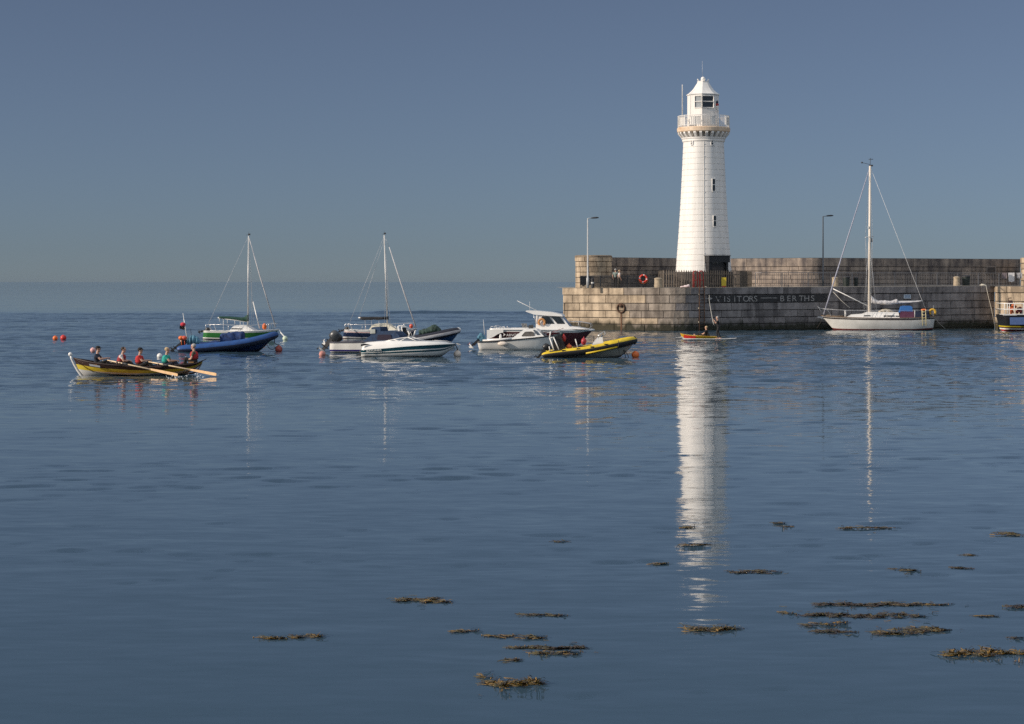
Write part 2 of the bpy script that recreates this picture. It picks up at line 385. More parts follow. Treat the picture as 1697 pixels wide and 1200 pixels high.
def chaikin(p, it=2):
    for _ in range(it):
        q = [p[0]]
        for a, b in zip(p, p[1:]):
            q += [a.lerp(b, .25), a.lerp(b, .75)]
        p = q + [p[-1]]
    return p
class Path:
    def __init__(s, pts):
        s.p = [Vector((a[0], a[1], 0)) for a in pts]; s.d = [0]
        for a, b in zip(s.p, s.p[1:]): s.d.append(s.d[-1] + (b - a).length)
        s.len = s.d[-1]
    def at(s, t):
        t = min(max(t, 0), s.len - 1e-6)
        i = max(k for k in range(len(s.d) - 1) if s.d[k] <= t)
        q = (t - s.d[i]) / max(1e-9, s.d[i + 1] - s.d[i])
        return s.p[i].lerp(s.p[i + 1], q)
    def nrm(s, t):
        d = (s.at(t + .3) - s.at(t - .3)); d.normalize()
        return Vector((d.y, -d.x, 0))          # outwards, to the right-hand side of travel (towards the camera)
def masonry(name, path, ztop, courses, mats, parent, lmin, lmax, gap=.05, jit=.02, vgap=.02, skip=None, bow=0, mi_at=None, depth=.06, seg=.5):
    """block facing: chamfered blocks standing proud of a dark mortar backing; ztop is a function of the path point"""
    v, f, tone, mi = [], [], [], []
    def quad(a, b, c, d, t, m):
        o = len(v); v.extend((a, b, c, d)); f.append((o, o + 1, o + 2, o + 3)); tone.append(t); mi.append(m)
    N = max(2, int(path.len / min(.8, seg)))
    tot = sum(courses)
    for i in range(N):
        s0, s1 = path.len * i / N, path.len * (i + 1) / N
        a, b = path.at(s0), path.at(s1); na, nb = path.nrm(s0), path.nrm(s1)
        a = a - na * depth; b = b - nb * depth
        za, zb = ztop(a), ztop(b)
        quad(Vector((a.x, a.y, za - tot)), Vector((b.x, b.y, zb - tot)), Vector((b.x, b.y, zb - .02)), Vector((a.x, a.y, za - .02)), .5, len(mats) - 1)
    dz = 0
    for ci, h in enumerate(courses):
        t = -random.uniform(0, lmax)
        while t < path.len:
            L0 = random.uniform(lmin, lmax) * (1.3 if ci == 0 else 1)
            a0, a1 = max(t, 0), min(t + L0, path.len); t += L0
            if a1 - a0 < .15: continue
            j = random.uniform(-jit, jit) + (.05 if ci == 0 else 0)
            n = max(1, math.ceil((a1 - a0) / seg)); tn = random.gauss(.05, .055)
            m = mi_at(path.at((a0 + a1) / 2)) if mi_at else 0
            g = gap / 2
            ss = [a0 + vgap / 2 + (a1 - a0 - vgap) * k / n for k in range(n + 1)]
            top = []
            for k in range(n):
                P0, P1 = path.at(ss[k]), path.at(ss[k + 1]); n0, n1 = path.nrm(ss[k]), path.nrm(ss[k + 1])
                def pt(P, nn, z, out): return Vector((P.x + nn.x * out, P.y + nn.y * out, ztop(P) - dz - z))
                c = .018
                e0 = c if k == 0 else 0; e1 = c if k == n - 1 else 0
                d01 = (P1 - P0).normalized()
                Q0, Q1 = P0 + d01 * e0, P1 - d01 * e1
                A, B = pt(Q0, n0, g + c, j), pt(Q1, n1, g + c, j)
                C, D = pt(Q1, n1, h - g - c, j), pt(Q0, n0, h - g - c, j)
                quad(D, C, B, A, tn, m)
                At, Bt = pt(P0, n0, g, -depth), pt(P1, n1, g, -depth)
                Cb, Db = pt(P1, n1, h - g, -depth), pt(P0, n0, h - g, -depth)
                quad(A, B, Bt, At, tn, m); quad(Db, Cb, C, D, tn, m)
                if k == 0: quad(Db, D, A, At, tn, m)
                if k == n - 1: quad(C, Cb, Bt, B, tn, m)
        dz += h
    me = bpy.data.meshes.new(name); me.from_pydata(v, [], f)
    for q in mats: me.materials.append(q)
    me.polygons.foreach_set('material_index', mi)
    at = me.attributes.new('tone', 'FLOAT', 'FACE'); at.data.foreach_set('value', tone)
    o = bpy.data.objects.new(name, me); COL.objects.link(o); o.parent = parent
    return o

# ------------------------------------------------------------------ pier: quay
def XY(px, Y): return Vector(((px - CX) * Y / F, Y, 0))
def deckz(p): return 3.83 + .20 * min(1.1, max(0, (p.x - 4.6) / 40.7))
qp = [Vector((6.5, 216, 0)), Vector((5.6, 200, 0)), XY(933, 184.6)] + chaikin([XY(934, 184.0), XY(1015, 180.9), XY(1106, 177.2), XY(1190, 179.0), XY(1300, 181.2), XY(1648.5, 187.4)], 2)
QP = Path([(p.x, p.y) for p in qp])
quay = thing('stone_quay', 'long stone quay of coursed granite blocks with white lettering VISITORS BERTHS', 'quay', (0, 0, 0))
CRS = [.66, .74, .68, .64, .58, .58, .6]
masonry('block_facing', QP, deckz, CRS, [ston_q, ston_m, ston_r, mortar], quay, 1.1, 2.7, mi_at=lambda p: 0 if p.x < 11.2 + random.uniform(-1.2, 1.2) else 1 if p.x < 15.8 + random.uniform(-1.6, 1.6) else 2)  # painted light: sunlit, half-shaded, then shaded stone along the face
bp = [XY(1648.5, 187.5), XY(1651, 184.6), XY(1740, 181.0), XY(1900, 178)]
buttress = thing('pier_buttress', 'sunlit tan stone buttress jutting from the quay at the right edge', 'buttress', (0, 0, 0))
masonry('block_facing', Path([(p.x, p.y) for p in bp]), lambda p: 4.0, [.62, .8, .74, .7, .62, .6, .5], [ston_q, mortar], buttress, 1.2, 2.4)
mb = MB()
def strip(pts, yb, zf, inset=.12):
    for a, b in zip(pts, pts[1:]):
        mb.add([(a.x + inset * .2, a.y + .0, zf(a) - .012), (b.x, b.y, zf(b) - .012), (b.x, yb, zf(b) - .012), (a.x + inset * .2, yb, zf(a) - .012)], [(0, 1, 2, 3)])
strip([Vector((p.x, p.y, 0)) for p in qp[2:]], 216, deckz)
mb.build('deck', concrete, quay)
mb = MB(); strip(bp[1:], 216, lambda p: 4.0); mb.build('deck', concrete, buttress)

# writing on the quay: black painted band, worn white letters
def on_wall(px, z_off, out, Qp=QP):
    """point of the quay face seen at photograph column px, z_off below the deck edge"""
    best = min((abs(CX + q.x * F / q.y - px), s) for s, q in ((k * .1, Qp.at(k * .1)) for k in range(int(200), int(Qp.len * 10))))
    s = best[1]; P = Qp.at(s); n = Qp.nrm(s)
    return Vector((P.x + n.x * out, P.y + n.y * out, deckz(P) - z_off)), n, s
def worn(name, c, thr, scale):
    m = bpy.data.materials.new(name); m.use_nodes = True
    nt = m.node_tree; p = nt.nodes['Principled BSDF']; L = nt.links.new
    geo = nd(nt, 'ShaderNodeNewGeometry'); no = nd(nt, 'ShaderNodeTexNoise'); no.inputs['Scale'].default_value = scale; no.inputs['Detail'].default_value = 6
    L(geo.outputs['Position'], no.inputs['Vector'])
    rg = nd(nt, 'ShaderNodeMapRange'); rg.inputs[1].default_value = thr; rg.inputs[2].default_value = thr + .08; L(no.outputs['Fac'], rg.inputs[0])
    p.inputs['Base Color'].default_value = (*c, 1); p.inputs['Roughness'].default_value = .8
    L(rg.outputs[0], p.inputs['Alpha'])
    return m
wornw = worn('worn_white_paint', (.30, .285, .27), .345, 2.6)
wornk = worn('worn_black_paint', (.026, .025, .026), .35, 1.3)
wornr = worn('rust_streak', (.10, .045, .018), .36, 3.5)
mb = MB()
_, _, sA = on_wall(1172, 0, 0); _, _, sB = on_wall(1372, 0, 0)
N = 60
for i in range(N):
    s0, s1 = sA + (sB - sA) * i / N, sA + (sB - sA) * (i + 1) / N
    a, b = QP.at(s0), QP.at(s1); na, nb = QP.nrm(s0), QP.nrm(s1)
    q = []
    for P, n in ((a, na), (b, nb)):
        for d in (.70, 1.36): q.append((P.x + n.x * .028, P.y + n.y * .028, deckz(P) - d))
    mb.add(q, [(0, 1, 3, 2)])
mb.build('painted_band', wornk, quay)
def text_mesh(txt, size, M, name, m, parent, spacing=1.0, depth=.004, xs=1.0):
    c = bpy.data.curves.new(name, 'FONT'); c.body = txt; c.size = size; c.extrude = depth; c.space_character = spacing
    c.align_x = 'LEFT'
    tmp = bpy.data.objects.new('tmp', c); COL.objects.link(tmp)
    bpy.context.view_layer.update()
    me = bpy.data.meshes.new_from_object(tmp.evaluated_get(bpy.context.evaluated_depsgraph_get()))
    bpy.data.objects.remove(tmp); bpy.data.curves.remove(c)
    me.transform(Matrix.Diagonal((xs, 1, 1, 1)))
    me.transform(M); me.materials.clear(); me.materials.append(m); me.name = name
    o = bpy.data.objects.new(name, me); COL.objects.link(o); o.parent = parent
    return o
def wall_frame(px, zoff, out):
    P, n, s = on_wall(px, zoff, out)
    u = Vector((-n.y, n.x, 0)); z = Vector((0, 0, 1))
    return Matrix(((u.x, z.x, n.x, P.x), (u.y, z.y, n.y, P.y), (u.z, z.z, n.z, P.z), (0, 0, 0, 1)))
for ch, px in zip('VISITORS', (1185, 1198.5, 1204, 1215, 1220.5, 1230, 1240.5, 1249.5)):
    text_mesh(ch, .74, wall_frame(px, 1.30, .036), 'letter', wornw, quay, xs=1.12)
for ch, px in zip('BERTHS', (1291.5, 1303.5, 1312.5, 1323, 1331.5, 1343)):
    text_mesh(ch, .74, wall_frame(px, 1.30, .036), 'letter', wornw, quay, xs=1.12)
for x0, x1, zo, th in ((1260, 1287, 1.02, .06), (1160, 1175, 1.02, .06)):
    A = wall_frame(x0, zo, .036).translation; B = wall_frame(x1, zo, .036).translation
    MB().add([A, B, B + Vector((0, 0, th)), A + Vector((0, 0, th))], [(0, 1, 2, 3)]).build('painted_dash', wornw, quay)
A = wall_frame(1175, 1.14, .036).translation; B = wall_frame(1181, .99, .036).translation; C = wall_frame(1175, .84, .036).translation
MB().add([A, B, C], [(0, 1, 2)]).build('arrowhead', wornw, quay)
# mooring ring with its rust streak
P, n, s = on_wall(1030.5, 1.85, .09)
ring = thing('mooring_ring', 'big rusty iron mooring ring on the sunlit left end of the quay', 'mooring ring', P, math.atan2(n.x, -n.y))
MB().torus((0, 0, .0), .40, .07, n=22).build('ring', rust, ring)
mb = MB(); mb.lathe([(.16, -.1), (.16, .06), (.09, .12), (.0, .13)], n=12)
for i, v in enumerate(mb.v): mb.v[i] = (v[0], -v[2] + .0, v[1] + .22)
mb.build('anchor_plate', rust, ring)
mb = MB(); a = (-.06, .0, -.36); 
mb.add([(-.09, .045, -.3), (.09, .045, -.3), (.07, .045, -2.0), (-.06, .045, -2.0)], [(0, 1, 2, 3)])
mb.build('rust_streak', wornr, ring)
# small sign
P, n, s = on_wall(1503, .96, .04)
sg = thing('quay_sign', 'small pale blue and white notice fixed to the quay above the white yacht', 'sign', P, math.atan2(n.x, -n.y))
MB().box((0, 0, 0), (.72, .04, .38)).build('sign_plate', mat('sign_white', (.62, .66, .70), .5), sg)
mb = MB()
for k, wd in ((.10, .6), (.02, .52), (-.08, .56)): mb.box((0, -.025, k), (wd, .008, .045))
mb.build('print', mat('sign_blue', (.10, .22, .38), .5), sg)

# ------------------------------------------------------------------ parapet
ptop = lambda p: 6.77
pp = chaikin([XY(1004, 193), XY(1030, 193.6), XY(1150, 201.5), XY(1205, 203.0), XY(1330, 196.5), XY(1362, 196.3), XY(1440, 199.3), XY(1691, 208.0)], 2)
PPth = Path([(p.x, p.y) for p in pp])
para = thing('harbour_wall', 'tall stone parapet wall running along the back of the pier', 'wall', (0, 0, 0))
masonry('block_facing', PPth, ptop, [.86, .42, .42, .42, .42, .42], [ston_p, mortar], para, 1.0, 3.4, gap=.028, jit=.014, vgap=.014)
mb = MB()
for a, b in zip(pp, pp[1:]):
    mb.add([(a.x, a.y - .02, 6.765), (b.x, b.y - .02, 6.765), (b.x, b.y + 1.6, 6.765), (a.x, a.y + 1.6, 6.765), (b.x, b.y + 1.6, 3.5), (a.x, a.y + 1.6, 3.5)], [(0, 1, 2, 3), (3, 2, 4, 5)])
mb.build('coping', concrete, para)
A = PPth.at(PPth.len * .925); n = PPth.nrm(PPth.len * .925)
pl = thing('wall_plaque', 'framed rectangular panel set in the parapet wall near the hanging towels', 'plaque', (A.x + n.x * .05, A.y + n.y * .05, 5.62), math.atan2(n.x, -n.y))
MB().box((0, 0, 0), (1.05, .05, .55)).build('panel', mat('panel_dark', (.05, .045, .045), .7), pl)
mb = MB()
for c, d in (((0, 0, .33), (1.25, .09, .09)), ((0, 0, -.33), (1.25, .09, .09)), ((.58, 0, 0), (.09, .08, .57)), ((-.58, 0, 0), (.09, .08, .57))): mb.box(c, d)
mb.build('frame', mat('pale_stone_trim', (.24, .21, .19), .8), pl)
# lit return of the wall at the right edge
e = [XY(1691.5, 207), XY(1694, 204), XY(1760, 200.5)]
ret = thing('wall_pier', 'pale sunlit stone pier closing the parapet wall at the right edge', 'wall', (0, 0, 0))
masonry('block_facing', Path([(p.x, p.y) for p in e]), lambda p: 6.9, [.6, .6, .6, .6, .6], [ston_q, mortar], ret, .9, 1.6)
# round drum end
DC = XY(983.5, 188.0); DR = 1.72
drum = thing('round_wall_end', 'round stone turret ending the parapet wall at the pier head', 'turret', (DC.x, DC.y, 3.84))
arc = [(DC.x + DR * math.cos(a), DC.y + DR * math.sin(a)) for a in [math.pi * (1.0 + .0) - .5 + k * (math.pi + 1.4) / 24 for k in range(25)]]
o = masonry('block_facing', Path(arc), lambda p: 6.72, [.42, .5, .5, .5, .5, .5], [ston_q, mortar], drum, .8, 1.5, gap=.03, jit=.012, seg=.27)
o.location = (-DC.x, -DC.y, -3.84)
MB().lathe([(DR + .04, 2.86), (DR + .05, 3.0), (DR - .1, 3.06), (0, 3.08)], n=32, smooth=False).build('cap', mat('drum_cap_stone', (.26, .20, .14), .85, var=.25, scale=2), drum)
# ------------------------------------------------------------------ lighthouse
LY = 189.0; LS = F / LY; LCX = 1166.0
LC = XY(LCX, LY); LB = 3.88
def lz(py): return CH - (py - HY) / LS - LB
lh = thing('lighthouse', 'tall white tapering lighthouse with gallery and lantern standing on the pier', 'lighthouse', (LC.x, LC.y, LB))
lwhite = mat('lighthouse_white_paint', (.78, .755, .715), .5, var=.09, scale=1.3, bump=.12, spec=.3, streak=2.2)
stainw = mat('stained_white_stone', (.70, .57, .43), .75, var=.2, scale=1.6, c2=(.50, .33, .20))
plinth = mat('dark_plinth_paint', (.045, .035, .03), .7, var=.25)
MB().lathe([(2.80, 0), (2.80, lz(456)), (2.72, lz(451))], n=64).build('plinth', plinth, lh)
def rtow(z): # tower radius by height above the base
    z0, z1 = lz(451), lz(236); t = (z - z0) / (z1 - z0)
    return (46.2 + (33.6 - 46.2) * t - 1.2 * math.sin(math.pi * min(1, max(0, t)))) / LS
prof = []; z = lz(451); NC = 23; hc = (lz(236) - z) / NC
for k in range(NC):
    a, b = z + k * hc, z + (k + 1) * hc
    prof += [(rtow(a) - .04, a), (rtow(a), a + .035), (rtow(b), b - .035), (rtow(b) - .04, b)]
MB().lathe(prof, n=112).build('tower', lwhite, lh)
def on_tow(ang, z, r): return Vector((r * math.sin(ang), -r * math.cos(ang), z))
mb = MB(); pts = [on_tow(math.asin(-3.0 / (rtow(q) * LS)), q, rtow(q) + .015) for q in [lz(450) + (lz(237) - lz(450)) * i / 12 for i in range(13)]]
mb.tube(pts, .02, 6)
for q in range(1, 22, 2): mb.box(on_tow(-.07, lz(450) + q * .57, rtow(lz(450) + q * .57) + .03), (.1, .05, .05))
mb.build('lightning_conductor', lwhite, lh)
def slit(px, py0, py1, wpx, mats2=(lwhite, glass)):
    zc = lz((py0 + py1) / 2); r = rtow(zc); a = math.asin((px - LCX) / (r * LS)); h = (py1 - py0) / LS; wd = wpx / LS
    tilt = math.atan2(33.6 - 46.2, (451 - 236))
    fr = MB()
    for c, d in (((-wd / 2 - .02, 0, 0), (.04, .17, h + .1)), ((wd / 2 + .045, 0, 0), (.09, .17, h + .1)), ((0, 0, h / 2 + .025), (wd, .17, .05)), ((0, -.02, -h / 2 - .04), (wd, .2, .07))): fr.box(c, d)
    o = fr.build('window', mats2[0], lh, on_tow(a, zc, r - .02), a)
    g = MB(); g.box((0, -.045, 0), (wd + .0, .05, h)); g.build('pane', mats2[1], o)
    k = MB(); k.box((0, -.09, .02), (wd, .04, .05)); k.build('glazing_bar', mats2[0], o)
slit(1179, 298.5, 318, 4.6); slit(1180.5, 359, 376, 4.6)
slit(1144.2, 234.5, 241.5, 3.0, (lwhite, mat('grey_pane', (.2, .2, .2), .3))); slit(1176.8, 234.5, 242, 3.4)
# gallery
MB().lathe([(1.90, lz(237)), (2.02, lz(235)), (2.02, lz(232)), (2.1, lz(230.5)), (2.1, lz(229))], n=64).build('neck_moulding', lwhite, lh)
mb = MB()
for k in range(26):
    a = 2 * math.pi * k / 26 + .03
    u = Vector((math.sin(a), -math.cos(a), 0)); t = Vector((math.cos(a), math.sin(a), 0)); hw = .12
    prof2 = [(1.95, lz(230)), (2.09, lz(229.5)), (2.44, lz(222.5)), (2.44, lz(220)), (1.95, lz(220))]
    A = [u * r + t * -hw + Vector((0, 0, z)) for r, z in prof2]; B = [u * r + t * hw + Vector((0, 0, z)) for r, z in prof2]
    n = len(A); mb.add(A + B, [tuple(range(n)), tuple(range(2 * n - 1, n - 1, -1))] + [(i, i + n, (i + 1) % n + n, (i + 1) % n) for i in range(n)])
mb.build('corbels', lwhite, lh)
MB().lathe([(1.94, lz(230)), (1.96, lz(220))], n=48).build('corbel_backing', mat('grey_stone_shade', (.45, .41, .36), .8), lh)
MB().lathe([(2.40, lz(220.4)), (2.50, lz(219)), (2.52, lz(213.5)), (2.46, lz(212)), (0, lz(212))], n=64).build('gallery_floor', stainw, lh)
mb = MB(); GZ = lz(212); RR = 2.44
for zz, rr in ((lz(193.3), .034), (lz(195.6), .018), (GZ + .16, .026)):
    mb.torus((0, 0, zz), RR, rr, axis='z', n=48, m=6)
for k in range(84):
    a = 2 * math.pi * k / 84; h = lz(193.3) - GZ; th = .05 if k % 6 == 0 else .026
    mb.box((RR * math.sin(a), -RR * math.cos(a), GZ + h / 2), (th, th, h), rz=a)
mb.build('gallery_railing', lwhite, lh)
for a0, a1 in ((-1.35, -.9), (-.66, -.2), (.18, .36), (.95, 1.35)):
    n = 6; mb = MB()
    for q, (z0, z1) in ((0, (GZ + .2, lz(196))),):
        P = [(RR * math.sin(a0 + (a1 - a0) * i / n) * .985, -RR * math.cos(a0 + (a1 - a0) * i / n) * .985) for i in range(n + 1)]
        for i in range(n): mb.add([(P[i][0], P[i][1], z0), (P[i + 1][0], P[i + 1][1], z0), (P[i + 1][0], P[i + 1][1], z1), (P[i][0], P[i][1], z1)], [(0, 1, 2, 3)])
    mb.build('railing_panel', lwhite, lh)
# lantern room: octagon with a vertex 9 degrees left of the viewer
OR = 1.49; va = [R(-9 + 45 * k) for k in range(8)]
def ov(k, r, z): return Vector((r * math.sin(va[k % 8]) - .05, -r * math.cos(va[k % 8]), z))
mb = MB(); zs, zg0, zg1, ze = GZ, lz(180.5), lz(160.8), lz(157.5)
for k in range(8):
    segs = [(zs, ze)] if k not in (6, 7, 0, 3, 4) and k != 7 else [(zs, zg0), (zg1, ze)]
    if k in (7, 0): segs = [(zs, zg0), (zg1, ze)]
    else: segs = [(zs, ze)]
    for a, b in segs:
        mb.add([ov(k, OR, a), ov(k + 1, OR, a), ov(k + 1, OR, b), ov(k, OR, b)], [(0, 1, 2, 3)])
mb.build('lantern_wall', lwhite, lh)
for k in (7, 0):
    fr = MB(); A, B = ov(k, OR + .02, 0), ov(k + 1, OR + .02, 0)
    lo = .33 if k == 7 else 0
    def seg(p, q, th): fr.tube([p, q], th, 4, smooth=False)
    for t in (lo, 1.0):
        P = A.lerp(B, t); seg(P + Vector((0, 0, zg0)), P + Vector((0, 0, zg1)), .06)
    for zz in (zg0, (zg0 + zg1) / 2 + .02, zg1): seg(A.lerp(B, lo) + Vector((0, 0, zz)), B + Vector((0, 0, zz)), .05)
    o = fr.build('lantern_window', lwhite, lh)
    g = MB(); A, B = ov(k, OR - .04, 0), ov(k + 1, OR - .04, 0)
    g.add([A.lerp(B, lo) + Vector((0, 0, zg0)), B + Vector((0, 0, zg0)), B + Vector((0, 0, zg1)), A.lerp(B, lo) + Vector((0, 0, zg1))], [(0, 1, 2, 3)])
    g.build('pane', glass if k == 0 else mat('blind_behind_glass', (.34, .36, .37), .15), o)
    if lo:
        q = MB(); A, B = ov(k, OR, 0), ov(k + 1, OR, 0)
        q.add([A + Vector((0, 0, zg0)), A.lerp(B, lo) + Vector((0, 0, zg0)), A.lerp(B, lo) + Vector((0, 0, zg1)), A + Vector((0, 0, zg1))], [(0, 1, 2, 3)])
        q.build('wall_panel', lwhite, lh)
mb = MB(); rp = [(27.5, 158.2), (27.8, 157.2), (23.5, 154.5), (19.5, 151), (16, 147), (13, 142.5), (10.8, 139), (9.6, 137), (9.6, 134.8), (4, 134.2), (3.2, 133.4)]
rings = [[ov(k, r / LS, lz(p)) for k in range(8)] for r, p in rp]
mb.loft(rings, smooth=False); mb.build('lantern_roof', lwhite, lh)
mb = MB(); mb.ell((-.05, 0, lz(130.8)), (.215, .215, .21)); mb.lathe([(.14, 0), (.14, .12)], (-.05, 0, lz(134.4)), 12); mb.build('ball_vent', lwhite, lh)
for k in range(4):
    a = va[0] + k * math.pi / 2 + .35
    mb = MB(); mb.tube([(0, 0, 0), (0, 0, .2), (.04, 0, .27), (.10, 0, .28)], [.075, .07, .075, .08], 8)
    mb.build('roof_cowl', lwhite, lh, (-.05 + .46 * math.sin(a), -.46 * math.cos(a), lz(137)), a - math.pi / 2)
mb = MB(); mb.tube([(-.12, 0, lz(130)), (-.12, 0, lz(101))], .014, 5); mb.build('lightning_rod', wire, lh)
mb = MB(); px = (1129.5 - LCX) / LS
mb.tube([(px, -.9, GZ - .1), (px, -.9, lz(143)), (px, -.9, lz(142))], [.055, .042, .06], 8); mb.build('flag_pole', white, lh)
fl = MB()
for a0, b0, wd, mi in ((168.5, 173, .11, 0), (173, 176.5, .15, 1), (176.5, 180.5, .12, 2)):
    fl.ell((0, 0, (lz(a0) + lz(b0)) / 2 - lz(175)), (wd, .08, (lz(a0) - lz(b0)) / 2 + .05), mi, 8, 6)
fl.tube([(.08, 0, -.4), (.08, 0, .5)], .02, 5, 3); fl.tube([(.06, 0, -.7), (.06, 0, -.32)], .045, 5, 2)
fo = fl.build('furled_flag', [navy, redp, white, wire], None, tuple(LC + Vector(((1187.3 - LCX) / LS, -.75, LB + lz(175)))))
tag(fo, 'small furled red, white and dark flag beside the lighthouse lantern', 'flag')
# door porch
a = math.asin(17.3 / 45.5); pr = rtow(lz(445)); wp = 36.5 / LS / math.cos(a) * .93; hp = lz(425)
bk = mat('black_paint', (.012, .012, .014), .4)
mb = MB()
mb.box((-wp / 2 + .11, 0, hp / 2 - .2), (.22, 1.1, hp - .4)); mb.box((wp / 2 - .17, 0, hp / 2 - .2), (.22, 1.1, hp - .4)); mb.box((0, -.04, hp - .3), (wp + .10, 1.25, .58)); mb.box((0, -.1, hp + .02), (wp + .2, 1.3, .08))
po = mb.build('porch', bk, lh, on_tow(a, 0, pr - .1), a)
mb = MB(); mb.box((0, -.24, hp / 2 - .35), (wp - .5, .06, hp - .7)); do = mb.build('door', mat('dark_door', (.02, .02, .024), .5), po)
mb = MB()
for zz in (.55, 1.5): mb.box((0, -.285, zz), (wp - .85, .03, .75))
mb.build('door_panel', mat('door_panel_paint', (.035, .03, .03), .5), po)

# ------------------------------------------------------------------ pier furniture
def DZ(x): return deckz(Vector((x, 0, 0)))
def at(px, Y, dz=0): p = XY(px, Y); return (p.x, p.y, DZ(p.x) + dz)
def lamp_post(px, Y, ptop_, mp, label):
    p = at(px, Y); h = CH - (ptop_ - HY) * Y / F - p[2]
    t = thing('lamp_post', label, 'lamp post', p, 0, 'lamp posts on the pier')
    MB().tube([(0, 0, 0), (0, 0, .9), (0, 0, .95), (0, 0, h)], [.12, .12, .075, .055], 10).build('pole', mp, t)
    MB().tube([(0, 0, h - .1), (.06, 0, h), (.35, 0, h + .02)], .035, 6).build('arm', mp, t)
    mb = MB(); n = 8
    mb.loft([[Vector((x, yy * wd, h + .02 + zz * th + (x - .3) * .06)) for yy, zz in ((-1, -.3), (-.8, .6), (0, 1), (.8, .6), (1, -.3), (0, -.6))] for x, wd, th in ((.30, .05, .05), (.45, .12, .09), (.8, .14, .1), (1.0, .09, .05))], smooth=True)
    mb.build('lamp_head', dark, t)
lamp_post(974, 181.1, 362, mat('grey_white_paint', (.50, .50, .49), .45), 'white lamp post in front of the round stone turret')
lamp_post(1364, 195, 358.5, mat('grey_galvanised', (.10, .11, .12), .5, metal=.3), 'dark grey lamp post by the long parapet wall')
fencem = mat('weathered_fence_paint', (.16, .13, .10), .7, var=.35, scale=3)
def palisade(pts, n, hgt, name, parent):
    path = Path(pts)
    mb = MB(); k = int(path.len / .235)
    for i in range(k + 1):
        P = path.at(path.len * i / k); h = hgt + random.uniform(-.02, .02); w_ = .042
        a = path.nrm(path.len * i / k); rz = math.atan2(a.x, -a.y)
        mb.box((P.x, P.y, h / 2), (w_ * 2, .03, h), rz=rz)
        c, s_ = math.cos(rz), math.sin(rz)
        mb.add([(P.x - w_ * c, P.y - w_ * s_, h + .001), (P.x + w_ * c, P.y + w_ * s_, h + .001), (P.x, P.y, h + .11)], [(0, 1, 2)])
    mb.build('pickets', fencem, parent)
    for zz in (.3, hgt - .3):
        MB().tube([(p.x, p.y + .04, zz) for p in path.p], .03, 5).build('rail', fencem, parent)
f0 = at(1098, 181)
fn = thing('picket_fence', 'dark spiked palisade fence round the foot of the lighthouse', 'fence', f0)
rel = lambda px, Y: (XY(px, Y).x - f0[0], Y - f0[1])
palisade([rel(1090, 198), rel(1096, 183.2), rel(1100, 182.0), rel(1135, 181.4), rel(1216, 183.6), rel(1220, 183.9), rel(1246, 197)], 60, 1.52, 'pickets', fn)
# ladder with red hoops
P, n, s = on_wall(1162, 0, .12)
ld = thing('quay_ladder', 'rusty iron ladder down the quay with red hooped handrails at its top', 'ladder', P, math.atan2(n.x, -n.y))
for x in (-.245, .245):
    MB().tube([(x, 0, .1), (x, 0, -4.2)], .05, 6).build('stile', rust, ld)
mb = None
for k in range(14): MB().tube([(-.245, 0, -.3 - k * .28), (.245, 0, -.3 - k * .28)], .018, 5).build('rung', rust, ld)
for x in (-.27, .27):
    for zz in (-.62, -1.85, -3.1): MB().box((x, .05, zz), (.1, .16, .14)).build('bracket', mat('pale_bracket', (.42, .36, .28), .8), ld)
for xc in (-.54, .06):
    for q in (0,):
        w2 = .20
        pts = [(xc - w2, .25, 0)] + [(xc - w2 * math.cos(t), .25, 1.28 + .2 * math.sin(t)) for t in [math.pi * i / 8 for i in range(9)]] + [(xc + w2, .25, 0)]
        MB().tube(pts, .045, 6).build('handrail', redp, ld)
        mb = MB(); mb.tube([(xc - .07, .28, 0), (xc - .07, .28, 1.2)], .03, 5); mb.tube([(xc - w2, .25, .65), (xc + w2, .25, .65)], .03, 5); mb.build('brace', redp, ld)
def small(name, label, cat, pos, mb, m, rz=0.0, group=None):
    o = mb.build(name, m, None, pos, rz); return tag(o, label, cat, group)
yb = thing('warning_board', 'yellow warning board with red foot on the fence below the lighthouse door', 'sign', at(1199.5, 182.8))
MB().box((0, 0, .5), (.44, .03, .78)).build('board', mat('yellow_board', (.55, .42, .03), .5), yb)
MB().box((0, 0, .05), (.34, .04, .1)).build('foot', redp, yb)
mb = MB(); mb.ell((0, 0, .1), (.32, .2, .12)); mb.ell((-.35, .02, .06), (.25, .16, .07)); mb.ell((.16, 0, .19), (.14, .12, .1))
small('cloth_bag', 'pale pink and white bundle lying on the quay edge by the red ladder hoops', 'bag', at(1138, 179.0), mb, mat('pink_cloth', (.62, .42, .42), .85, var=.3, scale=6, c2=(.65, .62, .6), bump=.4))
stonb = mat('bollard_stone', (.42, .34, .24), .85, var=.2, scale=4, bump=.5)
def bollard(px, Y, wpx, label):
    r = wpx / 2 * Y / F; h = .92
    t = thing('bollard', label, 'bollard', at(px, Y), 0, 'stone bollards along the quay')
    mb = MB(); rings = []; N = 32
    for rr, z in ((.98, 0), (1.0, .25), (.94, .28), (.92, .8), (1.0, .84), (.98, .9), (.7, .93)):
        rings.append([Vector(((r * rr * (1 - (.06 if i % 4 == 0 and .27 < z < .82 else 0))) * math.cos(2 * math.pi * i / N), (r * rr) * math.sin(2 * math.pi * i / N), z * h)) for i in range(N)])
    mb.loft(rings, smooth=False); mb.build('shaft', stonb, t)
    MB().lathe([(r * .72, .93 * h), (r * .6, .97 * h), (0, .98 * h)], n=20).build('cap', stonb, t)
bollard(1091, 180.0, 14, 'pale stone bollard beside the lifebuoy, left of the lighthouse fence')
bollard(1384, 188.0, 11, 'pale stone bollard left of the two dark bins behind the yacht')
bollard(1585.5, 191.0, 11, 'fluted pale stone bollard next to the black bin near the right edge')
